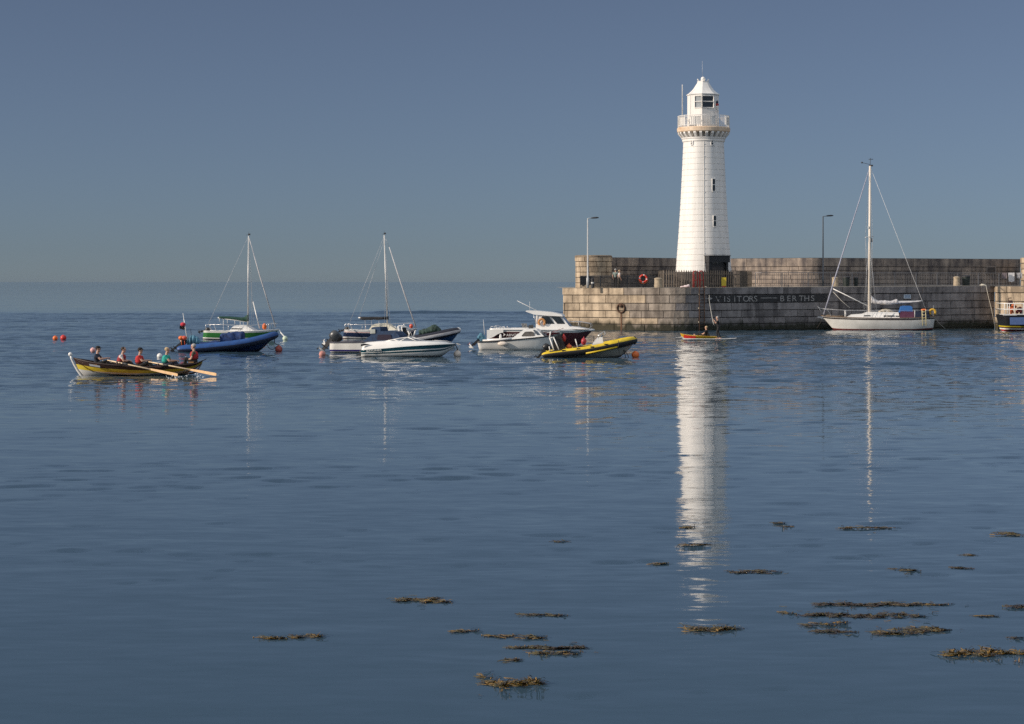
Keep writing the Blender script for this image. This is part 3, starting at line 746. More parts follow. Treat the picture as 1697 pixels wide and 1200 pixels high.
def bin_(px, Y, w_, h, label, name='litter_bin'):
    t = thing(name, label, 'bin', at(px, Y), 0, 'dark bins on the pier')
    MB().lathe([(w_ * .42, 0), (w_ * .5, h * .8), (w_ * .5, h * .84)], n=16).build('drum', mat('bin_green_black', (.012, .02, .018), .45), t)
    mb = MB(); mb.lathe([(w_ * .54, h * .84), (w_ * .54, h * .92), (w_ * .3, h), (0, h)], n=16); mb.build('lid', dark, t)
bin_(1402.5, 190.5, .68, .98, 'taller dark bin just right of the bollard left of the yacht mast')
bin_(1418.5, 191.5, .42, .9, 'narrow dark bin, nearest the yacht mast on its left')
bin_(1601, 191.5, .80, 1.0, 'black bin beside the fluted bollard near the right edge')
# lifebuoy on its stand
lb = thing('lifebuoy_stand', 'red and white lifebuoy on a stand by the dark wall left of the lighthouse', 'lifebuoy', at(1066, 183))
mb = MB(); mb.box((0, .06, .78), (.07, .06, 1.56)); mb.build('post', dark, lb)
MB().box((0, .02, .85), (.8, .02, .9)).build('backing_board', mat('dark_board', (.03, .035, .035), .6), lb)
mb = MB(); mb.torus((0, -.06, .82), .32, .085, n=24, mis=[0, 0, 0, 0, 0, 1]); mb.build('ring', [mat('lifebuoy_red', (.62, .05, .03), .5), white], lb)
MB().torus((0, -.08, .80), .43, .018, n=24, a0=math.pi, a1=2 * math.pi).build('grab_line', orange, lb)
# railings
railm = mat('dark_railing_paint', (.035, .037, .042), .55)
railg = mat('grey_railing_paint', (.24, .23, .23), .55)
def railing(pts, label, h, m, pitch, name='quay_railing', bar=.016):
    p0 = at(*pts[0]); path = Path([(XY(*q).x - p0[0], XY(*q).y - p0[1]) for q in pts])
    t = thing(name, label, 'railing', p0)
    MB().tube([(p.x, p.y, h) for p in path.p], .032, 6).build('top_rail', m, t)
    MB().tube([(p.x, p.y, .14) for p in path.p], .028, 6).build('bottom_rail', m, t)
    mb = MB(); k = int(path.len / pitch)
    for i in range(k + 1):
        P = path.at(path.len * i / k); mb.box((P.x, P.y, .14 + (h - .14) / 2), (bar * 2, bar * 2, h - .14))
    mb.build('bars', m, t)
    k = max(1, int(path.len / 2.4))
    for i in range(k + 1):
        P = path.at(path.len * i / k); MB().box((P.x, P.y, h / 2), (.07, .07, h)).build('post', m, t)
    return t
railing([(962, 184.2), (985, 182.6), (1085, 183.6)], 'black railing along the pier head left of the lighthouse', 1.10, railm, .09, bar=.026)
railing([(1252, 193.5), (1345, 193), (1440, 196), (1689, 203.5)], 'long grey railing in front of the parapet wall behind the yacht', 1.36, railg, .2, bar=.013)
mb = MB(); mb.box((0, 0, .62), (1.08, .5, .72)); mb.box((0, 0, 1.0), (1.14, .56, .06)); 
sb = thing('storage_box', 'dark box on short pale legs beside the white lamp post', 'box', at(971, 183.2))
mb.build('chest', bk, sb)
for x in (-.42, -.05, .38): MB().box((x, -.1, .13), (.14, .3, .26)).build('leg', stonb, sb)
mp_ = thing('mooring_post', 'short dark mooring post with a white band on the pier head', 'mooring post', at(982, 182.2))
MB().lathe([(.15, 0), (.13, .35), (.12, .7), (.17, .74), (.17, .82), (0, .86)], n=14).build('shaft', dark, mp_)
MB().lathe([(.136, .40), (.134, .52)], n=14).build('band', white, mp_)
# low kerb stones and rope
mb = MB(); A = on_wall(1634, -.03, -.15)[0]; 
pts = [on_wall(1629, -.06, -.6)[0], on_wall(1631, -.10, -.3)[0], on_wall(1634, -.05, .05)[0], on_wall(1637, 1.0, .14)[0], on_wall(1641, 2.2, .2)[0], on_wall(1646.5, 3.9, .35)[0]]
mb.tube(pts, .028, 6); small('mooring_rope', 'pale rope hanging down the quay at the right, beside the sunlit buttress', 'rope', (0, 0, 0), mb, ropem)
mb = MB()
for i in range(4): mb.torus((0, 0, .03 + i * .04), .22 - .02 * i, .028, axis='z', n=16, m=6)
small('coiled_rope', 'heap of coiled rope on the quay edge above the hanging rope', 'rope', at(1629, 187.6), mb, ropem)
# washing on the railing
def towel(px, Y, wpx, py0, py1, m, label):
    w2 = wpx / 2 * Y / F; z0 = CH - (py0 - HY) * Y / F; z1 = CH - (py1 - HY) * Y / F
    mb = MB(); n = 8; rows = []
    for j in range(7):
        t = j / 6; z = z0 + (z1 - z0) * t
        rows.append([Vector(((-1 + 2 * i / n) * w2 * (1 - .06 * t), -.05 - .035 * math.sin(i * 1.7 + t) * t, z - z0 + (.03 * math.sin(i * 1.1) if j == 6 else 0))) for i in range(n + 1)])
    vs = [p for r in rows for p in r]; n1 = n + 1
    mb.add(vs, [(j * n1 + i, j * n1 + i + 1, (j + 1) * n1 + i + 1, (j + 1) * n1 + i) for j in range(6) for i in range(n)], 0, True)
    k = len(vs); mb.add([Vector((v.x, v.y + .1 + .02, v.z * .8)) for v in vs], [(j * n1 + i, (j + 1) * n1 + i, (j + 1) * n1 + i + 1, j * n1 + i + 1) for j in range(6) for i in range(n)], 0, True)
    x = XY(px, Y); small('hanging_towel', label, 'towel', (x.x, x.y, z0), mb, m, 0, 'washing hung on the railing')
towel(1664.5, 202.6, 7.5, 452, 462, mat('mauve_cloth', (.22, .18, .19), .9), 'short mauve cloth hanging on the railing, left of the white towel')
towel(1676, 202.9, 10, 452, 467, mat('white_cloth', (.74, .72, .72), .9), 'long white towel hanging in the middle of the washing')
towel(1689.5, 203.0, 9, 452, 461.5, mat('white_dark_cloth', (.70, .68, .68), .9, scale=4, c2=(.05, .05, .06)), 'white and dark patterned cloth hanging right of the white towel')
# ------------------------------------------------------------------ boats
def crom(P, m):
    """Catmull-Rom through the tuples P, m points per span"""
    out = []; n = len(P)
    for i in range(n - 1):
        p0, p1, p2, p3 = P[max(i - 1, 0)], P[i], P[i + 1], P[min(i + 2, n - 1)]
        for k in range(m):
            t = k / m
            out.append(tuple(.5 * (2 * b + (c - a) * t + (2 * a - 5 * b + 4 * c - d) * t * t + (3 * b - a - 3 * c + d) * t ** 3) for a, b, c, d in zip(p0, p1, p2, p3)))
    out.append(tuple(P[-1])); return out
class Boat:
    def __init__(s, name, label, cat, px0, wl, group=None, Y=None, yaw=0):
        s.Y = Y or yd(wl); s.s = F / s.Y; s.px0, s.wl = px0, wl
        s.zw = CH - (wl - HY) / s.s
        s.c = math.cos(R(yaw)); s.rot = Matrix.Rotation(R(yaw), 3, 'Z')
        s.root = thing(name, label, cat, (XY(px0, s.Y).x, s.Y, 0), R(yaw), group)
    def L(s, px, py, v=0.0):
        """boat coordinates of the point seen at (px, py) on the near side of the boat, half beam |v|; the far side mirrors it"""
        sn = s.rot[1][0]; o = s.root.location; ve = -abs(v); k = (px - CX) / F
        u = (k * (o.y + ve * s.c) + ve * sn - o.x) / (s.c - k * sn)
        return Vector((u, v, CH - (py - HY) * (o.y + u * sn + ve * s.c) / F))
    def wp(s, px, py, v=0.0): return s.rot @ s.L(px, py, v) + s.root.location
    def P(s, mb, name, m, parent=None): return mb.build(name, m, parent or s.root)
    def tube(s, name, pts, r, m, n=6, parent=None):
        return s.P(MB().tube([s.L(*p) for p in pts], r, n), name, m, parent)
    def hull(s, sheer, keel, beam, ts, mats, pw=.45, sub=3, deck=white, name='hull', drop=.03):
        A = crom([tuple(q) + (k[0], k[1], b) for q, k, b in zip(sheer, keel, beam)], sub)
        rings = []
        for sx, sy, kx, ky, b in A:
            b = max(b, .012); S, K = s.L(sx, sy, b * .9), s.L(kx, ky, b * .5); ring = []
            for sg in (-1, 1):
                seq = reversed(ts) if sg < 0 else ts[1:]
                for t in seq:
                    ring.append(Vector((K.x + (S.x - K.x) * t, sg * b * (t ** pw), K.z + (S.z - K.z) * t)))
            rings.append(ring)
        nb = len(ts) - 1; bands = list(range(nb - 1, -1, -1)) + list(range(nb))
        mb = MB(); mb.loft(rings, closed=False, bands=bands, smooth=True)
        for r_, rev in ((rings[0], False), (rings[-1], True)):
            n = len(r_)
            for k in range(n // 2):
                mb.add([r_[k], r_[k + 1], r_[n - 2 - k], r_[n - 1 - k]], [(0, 1, 2, 3)], bands[k])
        h = s.P(mb, name, mats)
        if deck:
            mb = MB(); D = []
            for r_ in rings:
                a, c = r_[0], r_[-1]; dz = Vector((0, 0, -drop))
                D.append([a * .98 + c * .02 + dz, a.lerp(c, .5) + Vector((0, 0, .03)) + dz, c * .98 + a * .02 + dz])
            mb.loft(D, closed=False, smooth=True); s.P(mb, 'deck', deck)
        s.sheer = [(r_[0], r_[-1]) for r_ in rings]
        return h
    def rail(s, name, m, r=.03, dz=0.0):
        mb = MB()
        pts = [a + Vector((0, 0, dz)) for a, _ in s.sheer] + [c + Vector((0, 0, dz)) for _, c in reversed(s.sheer)]
        mb.tube(pts, r, 6); return s.P(mb, name, m)
    def cabin(s, prof, w0, w1, m, name='cabin', base=None):
        """prof: side outline in pixels; half width w0 at the foot to w1 at the top"""
        zs = [p[1] for p in prof]; lo, hi = max(zs), min(zs)
        A, B = [], []
        for x, y in prof:
            t = (lo - y) / max(1e-6, lo - hi); w_ = w0 + (w1 - w0) * t
            A.append(s.L(x, y, -w_)); B.append(s.L(x, y, w_))
        n = len(A)
        return s.P(MB().add(A + B, [tuple(range(n)), tuple(range(2 * n - 1, n - 1, -1))] + [(i, i + n, (i + 1) % n + n, (i + 1) % n) for i in range(n)]), name, m)
    def pane(s, prof, v, m, name='window', parent=None, th=.03, both=True):
        for sg in ((-1, 1) if both else (-1,)):
            pts = [(s.L(x, y).x, s.L(x, y).z) for x, y in prof]
            vv = (v if not callable(v) else 0)
            s.P(MB().prism(pts, sg * v, sg * (v + th)), name, m, parent)
    def rails(s, name, pts, m=steel, r=.018, v=.0, both=True):
        for sg in ((-1, 1) if both else (-1,)):
            s.P(MB().tube([s.L(x, y, sg * v) for x, y in pts], r, 5), name, m)
    def outboard(s, px, py, tilt, k=1.0, v=0.0, cowl=black, low=grey, legm=dark, skeg=None):
        """tilted outboard engine on the transom; the propeller swings up and aft (to the left)"""
        o = bpy.data.objects.new('outboard_motor', None); COL.objects.link(o); o.parent = s.root
        o.location = s.L(px, py, v); o.rotation_euler = (0, R(tilt), 0); o.scale = (k, k, k)
        mb = MB(); secs = []
        for z, x0, x1, wd in ((.18, -.30, .16, .13), (.24, -.36, .20, .17), (.45, -.36, .20, .18), (.60, -.30, .16, .16), (.66, -.18, .08, .10)):
            secs.append([Vector(((x0 + x1) / 2 + (x1 - x0) / 2 * math.cos(a), wd * math.sin(a), z)) for a in [2 * math.pi * i / 14 for i in range(14)]])
        mb.loft(secs); mb.build('cowl', cowl, o)
        mb = MB(); mb.box((-.10, 0, -.12), (.20, .13, .6)); mb.box((.06, 0, .0), (.16, .22, .22)); mb.box((-.12, 0, -.5), (.17, .08, .3)); mb.box((-.14, 0, -.42), (.42, .24, .02)); mb.build('leg', legm, o)
        mb = MB(); mb.ell((-.12, 0, -.66), (.27, .065, .07)); mb.add([(-.2, 0, -.7), (.06, 0, -.7), (-.12, 0, -.86), (-.24, 0, -.86)], [(0, 1, 2, 3)]); mb.build('gearcase', low, o)
        mb = MB()
        for q in range(3):
            a = 2 * math.pi * q / 3; c, d = math.cos(a), math.sin(a)
            mb.add([Vector((-.38, 0, -.66)), Vector((-.35, .14 * c - .05 * d, -.66 + .14 * d + .05 * c)), Vector((-.40, .15 * c, -.66 + .15 * d)), Vector((-.43, .14 * c + .05 * d, -.66 + .14 * d - .05 * c))], [(0, 1, 2, 3)])
        mb.lathe([(.04, -.05), (.045, .05)], n=8); 
        for i in range(len(mb.v) - 16, len(mb.v)): x, y, z = mb.v[i]; mb.v[i] = (-.39 + z, y, -.66 + x)
        mb.build('propeller', skeg or low, o)
        return o
def collar(b, pts, r, mats, bands, name='tube', n=16, flip=1, parent=None):
    """inflatable collar: pts (px, py, half beam); near side, round the bow, far side; bands colours from the outer side upwards"""
    half = [b.L(x, y, -w_) for x, y, w_ in crom(pts, 4)]
    rr = r if isinstance(r, (list, tuple)) else [r] * len(pts)
    rh = [q[0] for q in crom([(q,) for q in rr], 4)]
    P = half + [Vector((p.x, -p.y, p.z)) for p in reversed(half[:-1])]; Rr = rh + list(reversed(rh[:-1]))
    rings = []
    for i in range(len(P)):
        t = (P[min(i + 1, len(P) - 1)] - P[max(i - 1, 0)]).normalized()
        out = Vector((t.y, -t.x, 0)).normalized(); up = out.cross(t).normalized()
        if up.z < 0: up = -up
        rings.append([P[i] + (out * math.cos(2 * math.pi * k / n) + up * math.sin(2 * math.pi * k / n)) * Rr[i] for k in range(n)])
    bd = [bands[int(k * len(bands) / n)] for k in range(n)]
    mb = MB(); mb.loft(rings, bands=bd, mi=bands[0])
    return b.P(mb, name, mats, parent), P
def rig(b, base, top, rm, boom=None, cover=None, coverm=None, fore=None, back=(), shroud=(), spread=None, furl=.05, furlm=None):
    mast = b.tube('mast', [base, top], [rm, rm * .8], alu, 8)
    if spread:
        for y, hw in spread:
            t = (y - base[1]) / (top[1] - base[1]); x = base[0] + (top[0] - base[0]) * t
            b.P(MB().tube([b.L(x - .5, y + .6, -hw), b.L(x, y, 0), b.L(x - .5, y + .6, hw)], .022, 5), 'spreader', alu, mast)
            for sg in (-1, 1):
                for dx in shroud: b.P(MB().tube([b.L(top[0], top[1] + 2, 0), b.L(x - .5, y + .6, sg * hw), b.L(x + dx, base[1] + 8, sg * (hw + .25))], .010, 4), 'shroud', wire)
    mb = MB(); x, y = top; mb.tube([b.L(x, y), b.L(x, y - 7)], .008, 4); mb.tube([b.L(x - 4, y - 1.5), b.L(x + 3, y - 1.5)], .012, 4); mb.box(b.L(x + 1, y - 2.5), (.16, .06, .12)); b.P(mb, 'masthead_fitting', dark, mast)
    if fore: b.tube('furled_sail' if furl > .03 else 'forestay', fore, [furl * .6] + [furl] * (len(fore) - 2) + [furl], furlm or sailcl, 7)
    for q in back: b.tube('backstay', q, .011, wire, 4)
    return mast
def cloth_roll(b, prof_top, prof_bot, wd, m, name, seed=1, n=10, parent=None, amp=.04, wav=.07, sq=1.0):
    """bundled cloth between a top and a bottom line (pixels), with lumps and folds"""
    rnd = random.Random(seed); T, B_ = crom(prof_top, 5), crom(prof_bot, 5); rings = []
    for i, (t, q) in enumerate(zip(T, B_)):
        a, c = b.L(*t), b.L(*q); mid = (a + c) / 2; hz_ = max((a.z - c.z) / 2, .02)
        w_ = wd * (1 - wav + wav * math.sin(i * 1.3)) * (1 if 0 < i < len(T) - 1 else .4)
        sg_ = lambda q: math.copysign(abs(q) ** sq, q)
        rings.append([mid + Vector((rnd.uniform(-.02, .02), w_ * sg_(math.cos(k)) * (1 + rnd.uniform(-.12, .12)), hz_ * sg_(math.sin(k)) * (1 + rnd.uniform(-amp, amp) * 3))) for k in [2 * math.pi * j / n for j in range(n)]])
    return b.P(MB().loft(rings), name, m, parent)
def buoy(px, wl, rpx, m, label, py=None, name='mooring_buoy', cat='buoy', top=True, Y=None, group='mooring buoys on the water', ln=1.0):
    Y = Y or yd(wl); r = rpx * Y / F; p = XY(px, Y)
    t = thing(name, label, cat, (p.x, p.y, 0), random.uniform(0, 3), group)
    zc = r * .72
    MB().lathe([(0.02, zc - r), (r * .6, zc - r * .8), (r * .95, zc - r * .3), (r, zc), (r * .93, zc + r * .38), (r * .7, zc + r * .74), (r * .28, zc + r * .97 * ln), (r * .16, zc + r * 1.04 * ln)], n=20, smooth=True).build('float', m, t)
    if top:
        mb = MB(); mb.lathe([(r * .17, zc + r * .98), (r * .15, zc + r * 1.18), (r * .05, zc + r * 1.22)], n=10); mb.torus((0, 0, zc + r * 1.25), r * .14, r * .04, n=10, m=5); mb.build('lifting_eye', dark, t)
    return t
def line(label, pts, r, m, name='mooring_line'):
    mb = MB(); mb.tube([Vector(p) for p in crom([tuple(q) for q in pts], 5)], r, 5); return small(name, label, 'rope', (0, 0, 0), mb, m, 0, 'mooring lines')
SAIL = 'small sailing boats on moorings'; MOT = 'motor boats on moorings'; RIB_ = 'inflatable boats on moorings'

# --- green sailing boat
b = Boat('sailing_boat', 'green and white sailing boat with green boom cover behind the blue inflatable', 'sailing boat', 400, 564, SAIL, yaw=-6)
b.hull([(338, 548.5), (370, 549.3), (410, 549), (440, 547.8), (462.5, 545.6)], [(336, 566), (370, 567), (410, 567), (435, 567), (447, 565)], [.78, 1.02, 1.05, .72, .02],
       [0, .22, .30, .40, .86, 1], [white, black, white, greenp, white], .25)
b.rail('toe_rail', white, .03)
b.cabin([(379.5, 549), (386, 541), (390, 539.4), (398, 538.6), (407, 539.2), (421, 548)], .72, .55, white)
b.pane([(385.5, 545.8), (388, 543.6), (404, 544), (407, 546)], .64, glass)
mast = rig(b, (410.6, 540), (412, 391), .055, fore=[(412.8, 394), (430, 455), (457, 542.5)], back=[[(411.6, 392, 0), (345, 538, 0)]], shroud=(-2, 2), spread=[(467, .55)], furl=.045)
b.tube('boom', [(361, 526.5), (411, 533.5)], .045, alu)
cloth_roll(b, [(363, 524), (385, 524.8), (402, 526), (408, 523), (412, 519)], [(363, 527.5), (385, 529.5), (402, 532), (408, 533.5), (412, 533)], .13, sailg, 'boom_cover', 3)
for x, y0, y1 in ((363.5, 527, 533), (370, 528.5, 547), (376.5, 529, 536), (389, 531, 537), (398, 532.5, 541), (403, 533, 538)): b.tube('hanging_line', [(x, y0), (x + .3, y1)], .016, white, 4)
b.tube('spinnaker_pole', [(419.5, 500, -.1), (430, 544, -.5)], .04, alu)
b.rails('stern_rail', [(340.5, 548), (341, 538), (346, 538), (351, 547.5)], v=.65, r=.025)
b.rails('guard_rail', [(341, 538), (371, 538.5), (400, 540), (442, 538), (448, 536)], v=.7, r=.012)
for x, y in ((370, 548.5), (395, 549)): b.rails('stanchion', [(x, y), (x + .3, 538.5)], v=.75)
b.rails('bow_rail', [(441, 547), (442.5, 537), (450, 535.5), (450.5, 546.5), (450, 535.5), (459, 537)], v=.3)
b.outboard(339.5, 549, 72, .62, 0, black, black)
b.P(MB().ell(b.L(438.3, 541.2, -.5), (.17, .17, .24)), 'deck_buoy', orange)
gs = b
mb_ = buoy(472.5, 563.0, 4.4, palegr, 'pale green buoy just right of the green sailing boat bow', top=False, Y=149)
line('white line from the green sailing boat bow to the pale green buoy', [gs.wp(462.5, 547), gs.wp(466, 552, -.2), mb_.location + Vector((-.05, 0, .30))], .05, white)

# --- blue inflatable
b = Boat('inflatable_boat', 'blue inflatable boat under blue covers in front of the green sailing boat', 'inflatable boat', 375, 583.6, RIB_)
b.hull([(298, 580), (331, 577.5), (370, 574), (404, 570), (435, 563), (455, 556)], [(300, 586), (340, 587), (380, 587), (408, 586.5), (428, 583), (450, 563)], [.8, .9, .9, .8, .5, .02],
       [0, .3, 1], [mat('dark_blue_hull', (.008, .016, .05), .4), mat('blue_hull', (.010, .035, .12), .4)], .5, deck=grey)
collar(b, [(295, 580, .98), (300, 579, 1.0), (331, 577, 1.05), (370, 573.3, 1.05), (404, 569, .95), (435, 562, .6), (450, 557, .25), (456, 555.2, 0)], [.12, .24, .26, .27, .27, .27, .25, .22], [royal, mat('navy_rubber', (.008, .014, .04), .5)], [0, 0, 0, 0, 0, 0, 1, 1])
b.P(MB().tube([b.L(297, 576, -1.14), b.L(318, 574.5, -1.2)], .035, 5), 'tube_sheen_strip', white)  # white strip stands in for light reflected along the tube
cloth_roll(b, [(311, 562), (315, 556.8), (321, 555.8), (327, 558), (333, 566)], [(311, 572), (315, 573.5), (321, 574), (327, 574), (333, 574)], .5, covlb, 'console_cover', 7, amp=.05, wav=.22)
cloth_roll(b, [(331, 567), (345, 566), (356, 564.5), (368, 566)], [(331, 574), (345, 574), (356, 573), (368, 572)], .7, covb, 'seat_cover', 9)
cloth_roll(b, [(366, 557), (369, 552.5), (384, 550.5), (400, 548.8), (404.5, 552)], [(366, 570), (369, 570), (384, 569), (400, 567.5), (404.5, 566)], .55, covb, 'engine_cover', 12, amp=.05, wav=.03, n=14, sq=.45)
b.tube('signal_mast', [(302.3, 519, .1), (306.5, 545, .1), (311, 572, .1)], [.014, .03, .04], alu)
b.tube('aerial', [(313.2, 546, .3), (316.2, 566, .3)], .014, dark, 4)
b.outboard(298.5, 573, 50, .8, 0, black, black)
# flag and floats at the stern
fl = MB(); n = 6; rows = []
for j in range(5):
    rows.append([b.L(305.5 - 8.5 * i / n, 540.5 + 5.5 * j / 4 + .8 * math.sin(i) , .1 + .05 * math.sin(i * 1.5 + j)) for i in range(n + 1)])
vs = [p for r in rows for p in r]; fl.add(vs, [(j * 7 + i, j * 7 + i + 1, (j + 1) * 7 + i + 1, (j + 1) * 7 + i) for j in range(4) for i in range(6)], 0, True)
b.P(fl, 'flag', mat('black_flag', (.012, .012, .012), .9))
mb = MB(); mb.ell(b.L(302.3, 537.8, .1), (.17, .12, .13)); b.P(mb, 'pennant', mat('red_pennant', (.55, .03, .05), .8))
for x, y, mm, lab in ((300, 560, orange, 'orange float lashed to the stern of the blue inflatable'), (305.3, 560, mat('red_orange_plastic', (.70, .10, .05), .45), 'reddish float lashed beside the orange one on the blue inflatable')):
    small('float', lab, 'float', tuple(b.wp(x, y, -.2)), MB().ell((0, 0, 0), (.17, .15, .13)).tube([(0, 0, -.1), (.05, .1, -.55)], .02, 4), mm, 0, 'floats on the blue inflatable')
bb = b
rb = buoy(462, 583.6, 6.2, mat('faded_red_buoy', (.42, .09, .07), .6, var=.3, scale=6), 'faded red buoy under the bow of the blue inflatable', ln=1.1)
line('dark chain from the blue inflatable bow to the faded red buoy', [bb.wp(455, 562), bb.wp(455.5, 569), rb.location + Vector((0, 0, .45))], .025, drope)
line('dark slack rope looping under the blue inflatable bow', [bb.wp(443, 572), bb.wp(446, 577), bb.wp(452, 579), rb.location + Vector((-.1, 0, .38))], .02, drope)

# --- navy sailing boat
b = Boat('sailing_boat', 'navy and white sailing boat with black boom cover, middle of the moored group', 'sailing boat', 630, 562, SAIL, yaw=-6)
b.hull([(571, 546.8), (600, 547.8), (640, 547.8), (670, 546.6), (692, 544.6)], [(567.5, 563.5), (600, 564.5), (640, 564.5), (665, 564), (679, 562)], [.80, 1.05, 1.05, .7, .02],
       [0, .2, .34, .76, .8, .84, 1], [antif, white, navy, white, redp, white], .25)
b.rail('toe_rail', white, .03)
b.cabin([(610.5, 548), (616, 539.5), (621, 537), (633, 535.8), (642, 536.6), (658, 547)], .75, .6, cream, 'cabin')
b.pane([(628, 546), (630, 543), (637, 543.2), (640, 546)], .70, glass)
rig(b, (642, 538), (636.8, 389.5), .06, fore=[(645, 409.5), (664, 468), (689, 541.5)], back=[[(636.8, 391, 0), (580, 533, 0)], [(637, 395, .1), (595.5, 523, .1)]], shroud=(-2.5, 2.5), spread=[(464.5, .5)], furl=.05)
b.tube('forestay', [(637, 391, 0), (645, 409.5, 0)], .012, wire, 4)
b.tube('boom', [(594, 526.5), (642, 527.5)], .05, white)
cloth_roll(b, [(597, 525), (615, 524.9), (632, 525), (644, 524.5)], [(597, 530), (615, 530.3), (632, 530), (644, 530)], .12, mat('black_sailcover', (.018, .018, .022), .8, bump=.4), 'boom_cover', 5)
for x in (605, 615.5, 628): b.tube('hanging_line', [(x, 530), (x + .2, 546)], .014, wire, 4)
b.rails('stern_rail', [(571.5, 547), (572, 537.5), (575, 536), (579, 547)], v=.6, r=.03)
b.rails('guard_rail', [(572, 538), (600, 538.5), (630, 538), (668, 536), (676, 535)], v=.7, r=.012)
for x in (600, 655): b.rails('stanchion', [(x, 548), (x, 538)], v=.8)
b.rails('bow_rail', [(668, 546.5), (669, 536), (686, 535.5), (688, 545)], v=.3)
b.outboard(571.5, 547.5, 70, .6, 0, black, black)
b.P(MB().ell(b.L(681.5, 540.6, -.3), (.15, .15, .17)), 'deck_buoy', mat('red_orange_plastic', (.70, .10, .05), .45))

# --- white launch with blue canopy
b = Boat('motor_launch', 'white launch with blue stripe and blue canopy behind the teal speedboat', 'motor boat', 603, 585, MOT, yaw=-15)
b.hull([(547.5, 567.6), (580, 567.4), (610, 566.8), (640, 565.5), (668, 563.5)], [(549, 587.5), (580, 588), (610, 588), (640, 588), (660, 585)], [1.0, 1.08, 1.1, .9, .03],
       [0, .28, .42, 1], [dirty, mat('violet_blue_paint', (.03, .02, .16), .4), dirty], .12, deck=grey)
b.rail('gunwale', mat('grey_blue_rubber', (.06, .06, .08), .6), .045)
cv = mat('dark_blue_canvas', (.015, .045, .11), .8, var=.3, scale=5, bump=.5)
b.cabin([(600.5, 567), (608, 560.5), (614, 556), (615.5, 543.5), (618, 542.2), (630, 542.2), (630.5, 549), (655, 550), (661, 556), (664, 566)], .85, .7, cv, 'canopy')
b.pane([(620.2, 552.6), (620.6, 545.4), (628.6, 545), (628.8, 552)], .755, mat('hazy_plastic_window', (.45, .46, .42), .25), 'canopy_window', th=.05)
b.pane([(632, 563), (633, 554), (654, 554), (657, 563)], .80, mat('dark_maroon_canvas', (.02, .012, .03), .8), 'canopy_panel', th=.03)
b.outboard(549, 567, 38, 1.15, -.25, mat('dark_grey_cowl', (.05, .055, .06), .35), grey)
b.outboard(547, 566, 66, .9, .35, black, white)
buoy(534, 591, 5.4, pink, 'faded pink buoy under the engines of the white launch', top=False)

# --- navy inflatable with green cover
b = Boat('inflatable_boat', 'navy inflatable boat with green cover and white stripe behind the teal speedboat', 'inflatable boat', 715, 572, RIB_)
b.hull([(662, 566), (700, 561), (730, 555), (752, 550), (761, 547.5)], [(662, 574), (695, 575), (722, 575), (742, 573), (757, 556)], [.8, .85, .75, .4, .02], [0, .12, 1], [white, mat('bright_blue_hull', (.012, .07, .20), .35)], .45, deck=grey)
tb, _ = collar(b, [(660, 567, .95), (664, 566, 1.0), (700, 560.5, 1.0), (730, 554.6, .85), (750, 550, .45), (759, 547.8, 0)], [.12, .24, .26, .26, .25, .20], [mat('navy_black_rubber', (.010, .010, .022), .5), mat('pale_grey_rubber', (.50, .48, .48), .6)], [1, 0, 0, 0, 0, 0, 0, 0, 0, 0, 0, 0, 0, 0, 0, 1], n=16)
cloth_roll(b, [(694, 547), (703, 545.5), (711, 542), (718, 538), (725, 540), (733, 549)], [(694, 557), (703, 556.5), (711, 555), (718, 554), (725, 553), (733, 552.5)], .6, covg, 'cover', 21, amp=.05, wav=.02, n=14, sq=.7)
cloth_roll(b, [(697, 551), (701, 545), (706, 545), (709, 551)], [(697, 557), (701, 557), (706, 557), (709, 556)], .55, mat('dark_green_cloth', (.012, .02, .016), .8), 'seat_cover', 23)
b.P(MB().ell(b.L(759.5, 546.3, 0), (.19, .16, .15)), 'bow_fitting', white)
for x0, x1 in ((659, 664), (665, 670), (676, 681), (688, 684)): b.rails('frame_leg', [(x0, 541 if x0 < 670 else 548), (x1, 563)], white, .04, .45)
b.rails('frame_top', [(659, 541), (665, 539.5), (684, 547)], white, .03, .45)
b.P(MB().box(b.L(669, 552, 0), (.35, .7, .75)).box(b.L(676, 556, 0), (.5, .8, .4)), 'seat', black)
b.P(MB().tube([b.L(676, 560, -.5), b.L(680, 550, -.5), b.L(684, 560, -.5), b.L(688, 550, -.5)], .04, 5), 'grab_frame', white)

# --- teal speedboat
b = Boat('speedboat', 'white speedboat with teal stripes and raked windscreen moored at front of group', 'speedboat', 678, 592, MOT, yaw=-9)
b.hull([(598.5, 581), (640, 577.8), (675, 574.7), (710, 572.6), (740, 571.2), (754.5, 570.4)], [(600, 594), (640, 595), (675, 595), (705, 594.4), (730, 591), (753.5, 574)], [.92, 1.08, 1.12, .98, .55, .02],
       [0, .30, .52, .66, .74, 1], [dirty, white, teal, white, teal], .2, sub=4, deck=None)
prof = [(599, 581, 580, .9), (604, 580.6, 569.2, .9), (620, 579.4, 566.6, 1.0), (637, 578, 565.4, 1.06), (660, 576, 565.3, 1.1), (690, 573.8, 565.5, 1.06), (710, 572.6, 565.9, .97), (730, 571.7, 567.2, .74), (746, 571, 568.9, .38), (754.5, 570.4, 570.0, .03)]
mb = MB(); rg = []
for x, y0, y1, w_ in crom(prof, 3):
    rg.append([b.L(x, y0, -w_), b.L(x, y0 + (y1 - y0) * .45, -w_ * .97), b.L(x, y0 + (y1 - y0) * .88, -w_ * .86), b.L(x, y1, -w_ * .74), b.L(x, y1 - .6, 0), b.L(x, y1, w_ * .74), b.L(x, y0 + (y1 - y0) * .88, w_ * .86), b.L(x, y0 + (y1 - y0) * .45, w_ * .97), b.L(x, y0, w_)])
mb.loft(rg, closed=False, smooth=True); n = len(rg[0]); mb.add(rg[0], [tuple(range(n))]); b.P(mb, 'deck', white)
b.rail('rubbing_strake', teal, .028)
